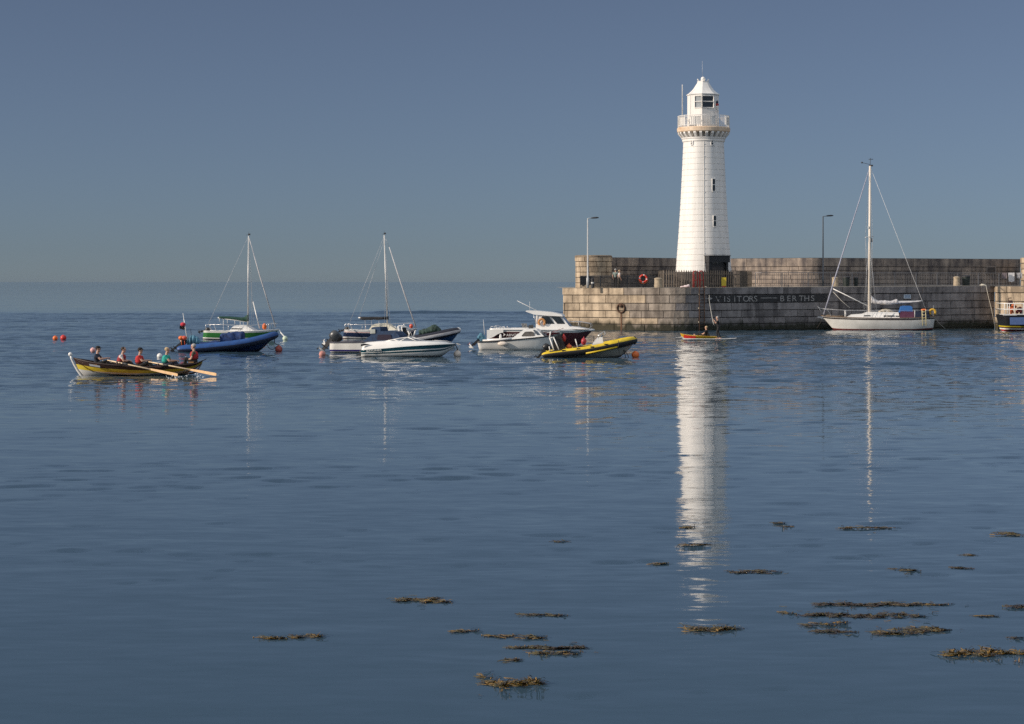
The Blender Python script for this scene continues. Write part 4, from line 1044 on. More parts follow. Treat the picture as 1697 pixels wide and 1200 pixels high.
b.pane([(604, 573.2), (604.8, 569.6), (611, 568.7), (620, 569.8), (613, 571.2)], .955, black, 'air_scoop', th=.04)
for sg in (-1, 1):
    v0 = .80 * sg; v1 = .62 * sg
    mb = MB(); q = [b.L(639, 565.6, v0), b.L(663, 560.6, v1), b.L(675.5, 559.2, v1 * .95), b.L(690.5, 565.6, v0 * .95)]
    mb.add(q, [(0, 1, 2, 3)]); sw = b.P(mb, 'side_window', glassb)
    b.P(MB().tube([q[0], q[1], q[2], q[3], q[0]], .03, 5).tube([q[1].lerp(q[0], .45), b.L(664, 566, v0)], .03, 5).tube([b.L(662, 565.8, v0), q[2]], .028, 5), 'window_frame', white, sw)
mb = MB(); a0, a1 = b.L(675.8, 559, -.6), b.L(675.8, 559, .6); c0, c1, cm = b.L(691, 565.4, -.78), b.L(691, 565.4, .78), b.L(707, 565.2, 0); am = b.L(680, 558.8, 0)
mb.add([a0, c0, cm, am, a1, c1], [(0, 1, 2, 3), (3, 2, 5, 4)]); sw = b.P(mb, 'windscreen', glassb)
b.P(MB().tube([a0, am, a1], .03, 5).tube([a0, c0], .03, 5).tube([a1, c1], .03, 5).tube([c0, cm, c1], .025, 5).tube([am, cm], .02, 5), 'window_frame', white, sw)
b.P(MB().tube([b.L(596.5, 583.5, 0), b.L(600, 583.5, 0)], .12, 8).box(b.L(598, 588, 0), (.25, 1.3, .08)), 'swim_platform', dark)
b.rails('bow_rail', [(715, 567), (716, 564.5), (735, 565.5), (746, 568)], steel, .014, .35)
A_, B_ = b.L(605.5, 583.2, -1.0), b.L(632.5, 580.6, -1.09)
u = (B_ - A_).normalized(); nn = Vector((u.y, -u.x, 0)).normalized(); zz = nn.cross(u) * -1
if zz.z < 0: zz = -zz
def side_text(b, txt, px, py, px1, py1, v, size_px, m, xs=None):
    A = b.L(px, py, v); B = b.L(px1, py1, v); u = (B - A).normalized(); n_ = Vector((0, -1, 0)); n_ = (n_ - u * n_.dot(u)).normalized(); z = n_.cross(u)
    M = Matrix(((u.x, z.x, n_.x, A.x), (u.y, z.y, n_.y, A.y), (u.z, z.z, n_.z, A.z), (0, 0, 0, 1)))
    sz = size_px / b.s / .69
    o = text_mesh(txt, sz, M, 'lettering', m, b.root, 1.0, .006)
    L0 = max((M.inverted() @ v_.co).x for v_ in o.data.vertices); k = (B - A).length / L0
    o.data.transform(M @ Matrix.Diagonal((k, 1, 1, 1)) @ M.inverted()); return o
side_text(b, 'BAYLINER', 607, 583.4, 632.5, 581.0, -1.11, 2.7, white)
sb_ = b
cb_ = buoy(758, 592, 6.4, creamb, 'cream buoy at the bow of the teal speedboat', ln=1.05)
line('grey mooring line from the teal speedboat bow to the cream buoy', [sb_.wp(754, 571), sb_.wp(757, 575.5, -.1), cb_.location + Vector((0, 0, .42))], .03, drope)
line('loose pale rope end over the cream buoy', [cb_.location + Vector((0, 0, .42)), cb_.location + Vector((.12, 0, .62)), cb_.location + Vector((-.05, .1, .80)), cb_.location + Vector((.2, 0, .72))], .015, ropem)

# --- maroon and white fishing cruiser
b = Boat('cabin_cruiser', 'white cabin cruiser with maroon hull and tall wheelhouse behind the small white cuddy boat', 'motor boat', 892, 574, MOT, yaw=-7)
b.hull([(812, 544.6), (850, 544.8), (890, 545), (930, 545.9), (960, 546.6), (984, 545.6)], [(812, 576), (850, 577), (890, 577), (930, 577), (956, 574), (974, 556)], [1.15, 1.25, 1.3, 1.15, .7, .03],
       [0, .08, .80, .84, 1], [black, maroon, maroon, white], .2, sub=4)
b.rail('rubbing_strake', white, .07, -.05)
b.pane([(811, 561), (811, 546), (838, 546), (838, 550.5), (834, 551), (828, 553.5), (822, 557.5), (817, 559.5)], 1.245, white, 'stern_panel', th=.04)
side_text(b, 'ARVOR', 839, 557.6, 860, 557.4, -1.32, 4.2, white)
b.P(MB().add([b.L(833.5, 552, -1.31), b.L(838, 554.6, -1.31), b.L(833.5, 557.4, -1.31), b.L(835, 554.6, -1.31)], [(0, 1, 2, 3)]), 'emblem', white)
b.cabin([(888, 545), (888, 523.5), (930, 523.5), (944, 541), (958, 542.5), (975, 546)], .95, .75, white, 'wheelhouse')
b.cabin([(870.8, 516.4), (872, 514.8), (890, 515.2), (915, 517.6), (930, 521), (932.5, 524.6), (905, 523.2), (885, 521.4)], .92, .88, white, 'roof')
b.pane([(899, 526.5), (901, 524.2), (911.5, 524.2), (922, 537), (915, 538.6), (908, 537.5), (900, 530)], .84, glass, 'side_window')
b.pane([(915, 524.2), (929.5, 524.2), (941.5, 540), (928.5, 539.2)], .84, glass, 'side_window')
for sg in (-1, 1): pass
mb = MB(); mb.add([b.L(931, 524.4, -.72), b.L(931, 524.4, .72), b.L(944.6, 540.8, .80), b.L(944.6, 540.8, -.80)], [(0, 1, 2, 3)]); b.P(mb, 'windscreen', glass)
b.P(MB().torus(b.L(897.7, 534.2, -.98), .21, .075, n=18, a0=-.9, a1=math.pi + .9), 'horseshoe_lifebuoy', mat('tan_orange_buoy', (.55, .25, .08), .6))
b.tube('aerial', [(892.5, 516, -.3), (857, 498.5, -.3)], [.025, .012], white, 5)
b.tube('aerial', [(876.5, 514.5, .3), (876, 500, .3)], .01, white, 4)
b.rails('roof_strut', [(884, 521), (888.5, 536)], steel, .025, .9)
b.rails('bow_rail', [(941, 543), (942, 533.2), (960, 533.2), (978, 536.4), (979.5, 541), (976, 545)], steel, .016, .55)
b.rails('bow_rail_post', [(958, 544), (959, 533.3)], steel, .014, .6)
b.rails('stern_rail', [(813, 545), (813.5, 541.5), (818, 541), (824, 542.5), (824.5, 545)], steel, .02, 1.1)
for x in (829, 834): b.rails('rod_holder', [(x, 545), (x - .3, 541.5)], steel, .03, 1.1)
mb = MB()
for k in range(4): mb.box(b.L(866 + k * 2.2, 539.5, 0), (.05, .5, .3), ry=-.3)
b.P(mb, 'folding_seat', grey)
b.P(MB().box(b.L(880, 541.5, -.2), (.3, .4, .2)).tube([b.L(881.5, 542, 0), b.L(882, 538, 0)], .05, 6), 'winch', dark)
b.P(MB().ell(b.L(980.5, 547, 0), (.16, .2, .10)), 'bow_roller', steel)
for x, y, r_ in ((934.5, 560.2, 4.0), (967.5, 565.5, 5.0)):
    pass
hb = b

# --- small white cuddy boat
b = Boat('cuddy_boat', 'small white cuddy boat with black rubbing strake in front of the maroon cruiser', 'motor boat', 857, 580.4, MOT, yaw=-8)
b.hull([(791.5, 566.6), (823, 566), (858, 562.6), (898, 558.8), (918, 555.8), (931.5, 552.4)], [(795.5, 582), (830, 583), (860, 583), (890, 583), (906, 581), (924, 568)], [.92, 1.0, 1.05, .8, .45, .02],
       [0, .13, .3, .5, 1], [antif, dirty, dirty, dirty], .18, sub=4)
b.rail('rubbing_strake', black, .045)
for sg in (-1, 1): b.P(MB().tube([b.L(800, 564.3, .88 * sg), b.L(823, 563.6, .95 * sg), b.L(848, 561.3, 1.0 * sg)], .06, 6), 'coaming', white)
b.cabin([(846, 562.6), (868, 546.4), (871, 545.6), (886, 545), (889, 545.6), (902.5, 558)], .82, .62, white, 'cuddy')
b.pane([(867, 556.5), (867.5, 555), (872.5, 549.6), (876, 549), (884, 549), (886.5, 550.2), (889, 555.6), (887, 556.8), (870, 558.2)], .735, mat('curtained_glazing', (.16, .145, .13), .12, var=.3), 'side_window', th=.03)
mb = MB(); mb.add([b.L(889.4, 546.2, -.58), b.L(889.4, 546.2, .58), b.L(902.4, 557, .76), b.L(902.4, 557, -.76)], [(0, 1, 2, 3)]); b.P(mb, 'windscreen', glassb)
b.pane([(885.5, 546.2), (889, 546.2), (901, 557.2), (894.5, 557.4)], .70, glassb, 'quarter_window', th=.04)
b.outboard(793, 566.5, 48, .82, 0, covlb, white, black, mat('red_propeller', (.35, .05, .03), .5))
cloth_roll(b, [(790.5, 561), (793, 555), (798.5, 551.5), (802, 560)], [(790.5, 563), (793, 562.5), (798.5, 562), (802, 562)], .2, covlb, 'engine_cover', 31, amp=.03)
b.tube('aerial', [(799.4, 530, .2), (801.5, 555, .2)], [.01, .02], white, 4)
b.P(MB().ell((0, 0, 0), (.33, .14, .15)), 'fender', creamb).location = b.L(833, 569.8, -1.10)
b.tube('fender_line', [(830, 565.5, -1.08), (828, 569, -1.1)], .012, ropem, 4)
b.P(MB().lathe([(.06, 0), (.09, .1), (.07, .25), (.03, .32)], tuple(b.L(829.5, 562, -.5)), 10), 'bottle', white)
b.rails('bow_rail', [(903, 557), (904, 552), (925, 549.5), (929, 552)], steel, .013, .3)
cbt = b

# --- yellow inflatable
b = Boat('inflatable_boat', 'yellow and black inflatable boat with white console, right of the white motor boats', 'inflatable boat', 975, 593, RIB_)
b.hull([(904, 588.5), (940, 585.5), (975, 581.5), (1020, 573.5), (1040, 569), (1050.5, 566)], [(904, 595), (940, 596), (980, 596), (1010, 595), (1028, 592), (1046, 575)], [.75, .85, .85, .65, .35, .02],
       [0, .22, 1], [mat('grey_hull_paint', (.30, .29, .25), .45), mat('pale_grey_hull', (.52, .50, .42), .45)], .5, deck=grey)
yk = mat('black_rubber_strake', (.014, .013, .012), .55)
tb, TP = collar(b, [(899.5, 589.6, .9), (904, 588.6, .92), (934, 585, .97), (975, 580.3, .97), (1022, 570.6, .72), (1042, 566, .36), (1050.5, 563.8, 0)], [.09, .175, .22, .235, .24, .24, .21], [yellow, yk], [1, 0, 0, 0, 0, 0, 0, 1, 1, 1, 1, 1, 1, 1, 1, 1], n=16)
b.P(MB().tube([b.L(971, 585.6, -1.17), b.L(1000, 580.4, -1.08), b.L(1023, 575.0, -.92)], .05, 6), 'yellow_strake', yellow)
for x, y, v in ((934.5, 582.3, -1.12), (958.5, 579.6, -1.14), (981.5, 576.6, -1.12), (1004.5, 572.4, -1.02)): b.P(MB().box((0, 0, 0), (.2, .08, .17)), 'grab_handle', yk).location = b.L(x, y, v)
b.P(MB().ell(b.L(1051.5, 564.2, 0), (.14, .22, .24)), 'bow_cap', yk)
b.tube('name_strip', [(910.5, 582.4, -1.06), (932, 579.8, -1.10)], .028, black, 5)
for sg in (-1, 1):
    b.P(MB().tube([b.L(911, 560, sg * .45), b.L(919, 583, sg * .6)], .035, 5), 'frame_leg', white); b.P(MB().tube([b.L(917.5, 559, sg * .45), b.L(927, 581, sg * .6)], .035, 5), 'frame_leg', white)
b.P(MB().tube([b.L(911, 560, -.45), b.L(912.5, 550.5, -.4), b.L(912.5, 550.5, .4), b.L(911, 560, .45)], .035, 5).tube([b.L(911, 560, -.45), b.L(918, 559, -.45)], .03, 5), 'frame_top', white)
b.tube('aerial', [(913.5, 551, 0), (934, 544, 0)], .012, mat('red_whip', (.3, .04, .03), .5), 4)
b.tube('rail_post', [(910, 574, -.5), (912, 583, -.5)], .03, white, 5)
mb = MB(); mb.box(b.L(928, 570, 0), (.45, .7, 1.0), ry=-.35); mb.box(b.L(922, 574, 0), (.4, .8, .7)); b.P(mb, 'seat', mat('black_vinyl', (.02, .018, .018), .45))
b.P(MB().box(b.L(920, 563, 0), (.3, .5, .25)).box(b.L(925, 557, .1), (.5, .3, .18)).ell(b.L(931, 552.5, 0), (.12, .1, .09)), 'stowed_gear', mat('grey_blue_cloth', (.07, .10, .11), .8, var=.4, scale=9))
b.outboard(902, 583, 35, .75, 0, black, black)
mb = MB(); mb.loft([[b.L(x, y, s_ * w_) for x, y, s_ in ((x0, 575, -1), (x1, 575 - .2 * (x1 - x0), -1), (x1, 575 - .2 * (x1 - x0), 1), (x0, 575, 1))] if False else [b.L(x0, yy, -w_), b.L(x1, yy - 1.2, -w_), b.L(x1, yy - 1.2, w_), b.L(x0, yy, w_)] for x0, x1, yy, w_ in ((981, 1001, 575, .42), (983, 1000, 569.5, .42), (987, 999, 564.5, .38), (991, 998.5, 559.8, .34))], smooth=False)
b.P(mb, 'console', white)
b.rails('console_rail', [(991, 561), (993, 555), (1000, 551), (1002, 549.5), (1003.5, 553), (998, 562)], steel, .018, .34)
b.P(MB().box(b.L(997, 557.5, 0), (.05, .6, .22), ry=.5), 'console_screen', glassb)
b.P(MB().torus(b.L(984, 561.5, 0), .16, .02, axis='x', n=14, m=5), 'steering_wheel', black)
b.tube('boat_hook', [(953.5, 562, -.4), (957.5, 576, -.5)], .035, alu, 5)
b.P(MB().box(b.L(962, 577, 0), (.8, .9, .25)), 'bench', mat('dark_red_bench', (.08, .03, .03), .7))
mb = MB(); mb.tube([b.L(1024.6, 563.5, -.9), b.L(1025, 574, -.95), b.L(1026, 585, -.7)], .016, 5); b.P(mb, 'lifeline', drope)
yb_ = b
for x, y, rx, rz_, mm, lab in ((934.5, 561, .13, .20, redp, 'upright dark red drum beside the seat of the yellow inflatable'), (967.5, 566, .16, .21, mat('dark_red_plastic', (.40, .03, .04), .5), 'large dark red float amidships in the yellow inflatable'), (943, 575, .17, .15, orange, 'orange float lying in the yellow inflatable')):
    small('deck_float', lab, 'float', tuple(b.wp(x, y, -.1)), MB().ell((0, 0, 0), (rx, rx, rz_)).lathe([(.04, rz_ - .02), (.035, rz_ + .06), (0, rz_ + .07)], n=8), mm, 0, 'floats in the yellow inflatable')
ob = buoy(1053, 593.2, 6.6, orange, 'round orange buoy at the bow of the yellow inflatable', top=False)
for k, (dx, dy) in enumerate(((1034, 585), (1039, 589))):
    line(['dark mooring line under the yellow inflatable bow, nearer the hull', 'dark mooring line under the yellow inflatable bow, nearer the orange buoy'][k], [yb_.wp(1027 + 3 * k, 576, -.3), yb_.wp(dx, dy - 3, -.2), yb_.wp(dx + 3, 593, -.1)], .022, drope)

# --- loose buoys
buoy(91.5, 563.6, 4.2, orange, 'orange buoy, left of a close pair far out on the left', top=False)
buoy(105, 563.6, 5.0, redb, 'red buoy, right of a close pair far out on the left', top=False)
buoy(154, 583.8, 4.6, mat('pink_white_buoy', (.66, .50, .47), .5, scale=3, c2=(.60, .22, .2)), 'pink and white buoy behind the rower in the dark cap at the bow')
buoy(264.6, 593.4, 4.6, white, 'white buoy behind the rower in teal')

# --- white yacht alongside the quay
b = Boat('sailing_yacht', 'large white sailing yacht moored alongside the quay', 'yacht', 1455, 547.2, None, Y=180.4, yaw=-7)
b.hull([(1361, 522.8), (1375, 524.8), (1410, 526.2), (1453, 527), (1510, 527), (1549.5, 524.8)], [(1383, 548), (1392, 549), (1415, 549.5), (1453, 549.5), (1510, 549.5), (1545.5, 547.5)], [.03, .5, 1.15, 1.5, 1.4, .95],
       [0, .09, .19, .84, .94, 1], [black, mat('red_boot_stripe', (.22, .05, .04), .5), dirty, mat('dark_brown_stripe', (.04, .03, .028), .5), dirty], .2, sub=4)
b.rail('toe_rail', mat('teak_rail', (.16, .10, .06), .6), .04)
b.cabin([(1403, 526.5), (1412, 521.4), (1430, 520.2), (1438, 516.8), (1489, 517.6), (1491, 527)], 1.0, .8, white, 'coachroof')
b.pane([(1430, 524), (1431, 522.2), (1441, 522), (1441.5, 523.8)], .95, glass); b.pane([(1463, 524.6), (1463.5, 522.4), (1481, 522.4), (1481.5, 524.6)], .95, glass); b.pane([(1483, 524.8), (1483, 522.8), (1492, 523), (1493, 524.8)], .95, glass)
goldm = mat('cream_mast', (.74, .66, .56), .4, var=.06)
ms = b.tube('mast', [(1440.6, 519), (1441.9, 275)], [.125, .10], goldm, 10)
b.P(MB().tube([b.L(1442, 275), b.L(1442.5, 262)], .02, 4).tube([b.L(1428, 269.5), b.L(1441, 272.5)], .018, 4).tube([b.L(1439.5, 264), b.L(1447, 264)], .025, 4).box(b.L(1443.5, 274.5), (.34, .12, .14)).ell(b.L(1428.5, 269.5), (.08, .08, .08)), 'masthead_fitting', dark, ms)
for y, hw in ((392.5, .75),):
    b.P(MB().tube([b.L(1434, 393.5, -hw), b.L(1441.4, 392.5, 0), b.L(1449, 391.5, hw)], .035, 5), 'spreader', alu, ms)
    for sg in (-1, 1):
        for dx in (-9, -3, 5, 13): b.P(MB().tube([b.L(1441.9, 279 if dx in (-3, 5) else 393, 0), b.L(1441 + sg * 7 * (1 if dx in (-3, 5) else .2), 393, sg * hw), b.L(1441 + dx, 526, sg * 1.3)], .011, 4), 'shroud', wire)
b.P(MB().box(b.L(1444.8, 398, .1), (.12, .12, .36)), 'radar_reflector', grey, ms)
b.P(MB().box(b.L(1439, 377, -.1), (.1, .1, .2)), 'deck_light', white, ms)
b.tube('furled_sail', [(1440.5, 281), (1403, 400), (1380, 473), (1365, 521.5)], [.04, .055, .06, .06], mat('blue_grey_sailcloth', (.46, .47, .53), .8, scale=14, c2=(.16, .17, .25)), 7)
b.tube('backstay', [(1442.4, 277, 0), (1528, 497, .1), (1535, 513, .2)], .015, mat('pale_wire', (.6, .6, .6), .5), 4)
b.tube('boom', [(1441, 501), (1529, 499)], .07, alu)
cloth_roll(b, [(1444, 489), (1448, 494), (1455, 498), (1466, 498), (1476, 498.6), (1486, 496), (1490, 499), (1510, 499.4), (1528, 497.6)], [(1444, 502), (1448, 503), (1455, 504), (1466, 505), (1476, 504.5), (1486, 503.5), (1490, 503), (1510, 502), (1528, 500)], .2, sailcl, 'bundled_mainsail', 41, amp=.06)
b.tube('spinnaker_pole', [(1380.5, 478.6, 0), (1410, 493, 0), (1440, 508, 0)], .045, white)
b.tube('sheet_line', [(1381, 484, 0), (1394, 498, -.2), (1408, 510, -.4)], .022, ropem, 5)
cloth_roll(b, [(1456, 515.5), (1463, 512.3), (1472, 512), (1481, 515.5)], [(1456, 518), (1463, 518.3), (1472, 518.3), (1481, 518)], .5, mat('cream_canvas', (.52, .47, .38), .85, scale=7, c2=(.30, .26, .2)), 'sail_bag', 43)
b.cabin([(1491, 518), (1493, 508.5), (1497, 507), (1509, 507), (1512, 509), (1512.5, 518)], .9, .75, mat('bright_blue_canvas', (.02, .12, .36), .8, scale=6), 'spray_hood')
b.pane([(1489.5, 526), (1491, 515.5), (1513, 516), (1514.5, 526)], .98, mat('plum_canvas', (.09, .025, .06), .85), 'side_dodger', th=.05)
b.pane([(1515, 526.5), (1515.5, 516), (1538, 515.5), (1539, 526)], 1.12, mat('navy_canvas', (.012, .02, .05), .85), 'side_dodger', th=.05)
mb = MB(); 
for x in (1528, 1534): mb.tube([b.L(x, 513, -1.3), b.L(x + 1, 540, -1.42)], .035, 5)
for y in (517, 522, 527, 532, 537): mb.tube([b.L(1528.2, y, -1.34), b.L(1534.6, y, -1.34)], .03, 5)
b.P(mb, 'boarding_ladder', mat('pale_yellow_paint', (.62, .54, .30), .5))
b.P(MB().ell(b.L(1531, 513.6, -1.1), (.26, .14, .10)), 'danbuoy', orange)
b.P(MB().torus(b.L(1545.5, 517.5, -.85), .25, .10, n=18, a0=-.9, a1=math.pi + .9), 'horseshoe_lifebuoy', mat('yellow_lifebuoy', (.62, .36, .03), .6))
b.rails('stern_rail', [(1537, 526), (1537.5, 515), (1548, 513.5), (1550, 524.5)], steel, .025, .85)
b.tube('stern_post', [(1546.5, 524, 0), (1547.2, 506, 0)], .03, grey, 5)
for x in (1401.5, 1470, 1516): b.rails('stanchion', [(x, 526.5), (x, 514.5)], white, .03, 1.15 if x > 1410 else .95)
b.rails('guard_rail', [(1364, 512), (1401.5, 514.5), (1470, 515), (1537, 515)], wire, .010, 1.1)
b.rails('bow_rail', [(1366, 524), (1356, 508.5), (1354.6, 508), (1359, 511), (1372, 514), (1378, 525)], steel, .022, .3)
b.P(MB().box(b.L(1359.5, 525.5, 0), (.5, .18, .1)).tube([b.L(1358, 526, 0), b.L(1366, 529, 0)], .06, 6), 'anchor', steel)
b.P(MB().tube([b.L(1365, 525, -.1), b.L(1372, 523, -.2), b.L(1385, 524.5, -.2), b.L(1397, 523, -.1)], [.04, .09, .07, .05], 6), 'deck_rope', mat('brown_rope', (.20, .15, .10), .9, scale=20))
yt = b
line('mooring line from the yacht bow down to the water', [yt.wp(1364, 527), yt.wp(1358, 538, .3), yt.wp(1353, 547, .8)], .02, drope)
line('mooring line from the yacht stern to the quay foot', [yt.wp(1549, 527), yt.wp(1561, 537.5, 1.0), yt.wp(1573, 546.5, 1.9)], .02, ropem)

# --- work boat at the right edge
b = Boat('work_boat', 'blue and black work boat with white railings cut by the right picture edge', 'boat', 1665, 548, None, Y=177.5)
b.hull([(1663, 521.6), (1700, 521.8), (1750, 521.6), (1790, 519), (1822, 514)], [(1665.5, 549.5), (1700, 550), (1750, 550), (1785, 549.5), (1806, 547)], [1.5, 1.6, 1.6, 1.2, .05],
       [0, .12, .20, .27, .34, .92, 1], [redp, mat('white_boot', (.75, .73, .7), .5), maroon, yelp, black, black], .2, sub=3, deck=grey)
b.pane([(1666.5, 537.4), (1666.2, 525.4), (1740, 525.4), (1740, 537.4)], 1.575, mat('slate_blue_paint', (.10, .16, .34), .45), 'side_panel', th=.05)
b.P(MB().box(b.L(1715, 521.6, -1.48), (104 / b.s, .16, .12)).box(b.L(1664.5, 521.6, 0), (.14, 2.9, .12)), 'bulwark_cap', white)
for y in (503, 512.6): b.P(MB().tube([b.L(1664.5, y, 1.4), b.L(1664.5, y, -1.42), b.L(1770, y, -1.42)], .04, 6), 'guard_rail', white)
for x in (1664.6, 1669.5, 1673, 1681, 1696, 1712, 1728, 1744, 1760): b.P(MB().tube([b.L(x, 521, -1.42), b.L(x, 503, -1.42)], .035, 6), 'stanchion', white)
b.cabin([(1716, 522), (1718, 492), (1752, 492), (1758, 522)], 1.1, .95, white, 'wheelhouse')
wk = b
def gear(x, y, mbx, m, label, nm='stowed_gear', cat='gear'): return small(nm, label, cat, tuple(wk.wp(x, y, -.9)), mbx, m)
rnd = random.Random(4)
mb = MB()
for k in range(14): mb.ell((rnd.uniform(-.28, .28), rnd.uniform(-.2, .2), rnd.uniform(-.42, .35)), (rnd.uniform(.08, .17), .13, rnd.uniform(.10, .2)))
gear(1678.5, 512, mb, mat('orange_gear', (.72, .20, .05), .7, scale=6, c2=(.30, .05, .02)), 'heap of orange life jackets behind the work boat railing', 'life_jacket_heap')
mb = MB(); mb.ell((0, 0, 0), (.26, .2, .26)); mb.box((0, 0, .24), (.34, .22, .12)); mb.tube([(-.2, 0, .3), (-.2, 0, .5), (.1, 0, .52)], .04, 5)
gear(1674.5, 503.5, mb, mat('dark_net_gear', (.05, .02, .02), .8), 'dark bundle on top of the orange heap on the work boat', 'gear_bundle')
mb = MB()
for k in range(6): mb.ell((rnd.uniform(-.2, .2), rnd.uniform(-.1, .1), rnd.uniform(-.2, .3)), (.15, .14, .16))
gear(1687.5, 515, mb, mat('dark_red_net', (.16, .02, .02), .85, bump=.5), 'dark red net heap right of the orange life jackets', 'net_heap')
mb = MB(); mb.lathe([(.14, 0), (.16, .5), (.16, .52), (.05, .62), (0, .62)], n=12)
small('drum', 'black and white drum at the right end of the work boat gear', 'drum', tuple(wk.wp(1692.5, 521.5, -.9)), mb, mat('black_white_drum', (.6, .58, .56), .5, scale=2.5, c2=(.03, .03, .03)))
# ------------------------------------------------------------------ people
def V3(*a): return Vector(a)
hairm = {'dark': mat('dark_brown_hair', (.035, .02, .012), .7, scale=40), 'grey': mat('grey_hair', (.42, .40, .37), .7, scale=40), 'fair': mat('fair_hair', (.50, .36, .20), .7, scale=40)}
eye_m = mat('eye_dark', (.02, .015, .012), .3); lip_m = mat('lips', (.33, .12, .10), .5)
def person(loc, rz, label, J, top, legs, shoe=None, sleeve=None, hair='dark', cap=None, vest=None, vest2=None, hands=('open', 'open'), group=None, scale=1.0, look=0.0, glasses=False):
    """one continuous body grown round a posed skeleton. Local frame: facing +x, left side +y, metres.
    J: pelvis, chest, neck, head, and per side sh, el, wr, hip, kn, an, toe; wr carries the grip direction"""
    root = thing('person', label, 'person', loc, rz, group); root.scale = (scale,) * 3
    prim = []                      # (a, b, ra, rb, tag) capsules of the body, used to grow it and to colour it
    def cap_(a, b, ra, rb, tg): prim.append((Vector(a), Vector(b), ra, rb, tg))
    pel, che, nec, hd = (Vector(J[k]) for k in ('pelvis', 'chest', 'neck', 'head'))
    cap_(pel + V3(0, .07, 0), pel + V3(0, -.07, 0), .125, .125, 'leg')
    mid = pel.lerp(che, .5)
    cap_(pel.lerp(che, .2), mid, .125, .125, 'top'); cap_(mid, che, .125, .145, 'top')
    cap_(che + V3(0, .08, .03), che + V3(0, -.08, .03), .125, .125, 'top')
    fwd = V3(math.cos(look), math.sin(look), 0)
    cap_(che.lerp(nec, .55), nec.lerp(hd, .35), .062, .055, 'skin')
    side = V3(-fwd.y, fwd.x, 0)
    cap_(hd + V3(0, 0, .035) - fwd * .015, hd + V3(0, 0, .045) + fwd * .012, .083, .085, 'skin')       # skull
    cap_(hd + V3(0, 0, -.04) + fwd * .025, hd + V3(0, 0, -.085) + fwd * .058, .062, .034, 'skin')       # jaw and chin
    cap_(hd + fwd * .090 + V3(0, 0, .015), hd + fwd * .112 + V3(0, 0, -.022), .010, .015, 'skin')      # nose
    for sg in (-1, 1):
        cap_(hd + side * sg * .080 + V3(0, 0, .022), hd + side * sg * .084 + V3(0, 0, -.022), .017, .012, 'skin')   # ears
        cap_(hd + fwd * .084 + side * sg * .045 + V3(0, 0, .036), hd + fwd * .092 + side * sg * .014 + V3(0, 0, .034), .012, .012, 'skin')   # brow
    for sg, s_ in ((1, 'L'), (-1, 'R')):
        sh, el, wr = (Vector(J[k + s_]) for k in ('sh', 'el', 'wr')); hip, kn, an, toe = (Vector(J[k + s_]) for k in ('hip', 'kn', 'an', 'toe'))
        cap_(che + V3(0, .09 * sg, .06), sh, .085, .068, 'top')
        m_ = sh.lerp(el, .55); cap_(sh, m_, .062, .05, 'slv'); cap_(m_, el, .05, .042, 'arm'); cap_(el, el.lerp(wr, .35), .043, .041, 'arm'); cap_(el.lerp(wr, .35), wr, .041, .027, 'skin')
        cap_(hip, hip.lerp(kn, .4), .098, .085, 'leg'); cap_(hip.lerp(kn, .4), kn, .085, .06, 'leg'); cap_(kn, kn.lerp(an, .35), .06, .058, 'leg'); cap_(kn.lerp(an, .35), an, .058, .04, 'leg')
        heel = an + (an - toe).normalized() * .03; dn = V3(0, 0, -.03)
        cap_(heel + dn, an.lerp(toe, .6) + dn * .7, .043, .042, 'shoe'); cap_(an.lerp(toe, .6) + dn * .7, toe + dn * .5, .042, .034, 'shoe')
        # hand: palm, four unequal bent fingers, thumb from the side of the palm
        d = (wr - el).normalized(); upv = Vector(J.get('palm' + s_, (0, 0, -1))); lat = d.cross(upv).normalized(); pn = lat.cross(d).normalized()   # pn: where the palm faces
        if pn.dot(upv) < 0: pn = -pn
        pc = wr + d * .05
        for q in (-.024, -.008, .008, .024): cap_(wr + lat * q * .6 + d * .01, wr + d * .085 + lat * q, .016, .0125, 'skin')
        curl = {'open': .35, 'grip': 1.25}[hands[0 if s_ == 'L' else 1]]
        for q, ln in ((-.028, .062), (-.0095, .078), (.0095, .084), (.028, .072)):
            p0 = wr + d * .088 + lat * q; a = curl * .55
            p1 = p0 + (d * math.cos(a) + pn * math.sin(a)) * ln * .46; a += curl * .75
            p2 = p1 + (d * math.cos(a) + pn * math.sin(a)) * ln * .32; a += curl * .5
            p3 = p2 + (d * math.cos(a) + pn * math.sin(a)) * ln * .24
            cap_(p0, p1, .0098, .0092, 'skin'); cap_(p1, p2, .0092, .0086, 'skin'); cap_(p2, p3, .0086, .0078, 'skin')
        tq = lat * .030; t0 = wr + d * .025 + tq * .8; t1 = t0 + d * .030 + tq * .75 + pn * .012; t2 = t1 + d * .030 + tq * .15 + pn * .02 * (1 + curl)
        cap_(t0, t1, .0145, .0115, 'skin'); cap_(t1, t2, .0115, .009, 'skin')
    mb = MB()
    for a, b, ra, rb, _ in prim:
        n = 10 if max(ra, rb) > .03 else 8; ax = b - a; L0 = ax.length
        if L0 < 1e-5: ax = V3(0, 0, 1); L0 = 1e-5
        ax.normalize(); st = []
        for q in (-1, -.75, -.4): st.append((a + ax * ra * q, ra * math.sqrt(max(.0025, 1 - q * q))))
        st += [(a, ra), (b, rb)]
        for q in (.4, .75, 1): st.append((b + ax * rb * q, rb * math.sqrt(max(.0025, 1 - q * q))))
        mb.tube([p for p, _ in st], [r for _, r in st], n)
    tmp = mb.build('tmp', skin)
    md = tmp.modifiers.new('r', 'REMESH'); md.mode = 'VOXEL'; md.voxel_size = .0085; md.adaptivity = 0
    sm_ = tmp.modifiers.new('s', 'SMOOTH'); sm_.factor = .5; sm_.iterations = 3
    bpy.context.view_layer.update()
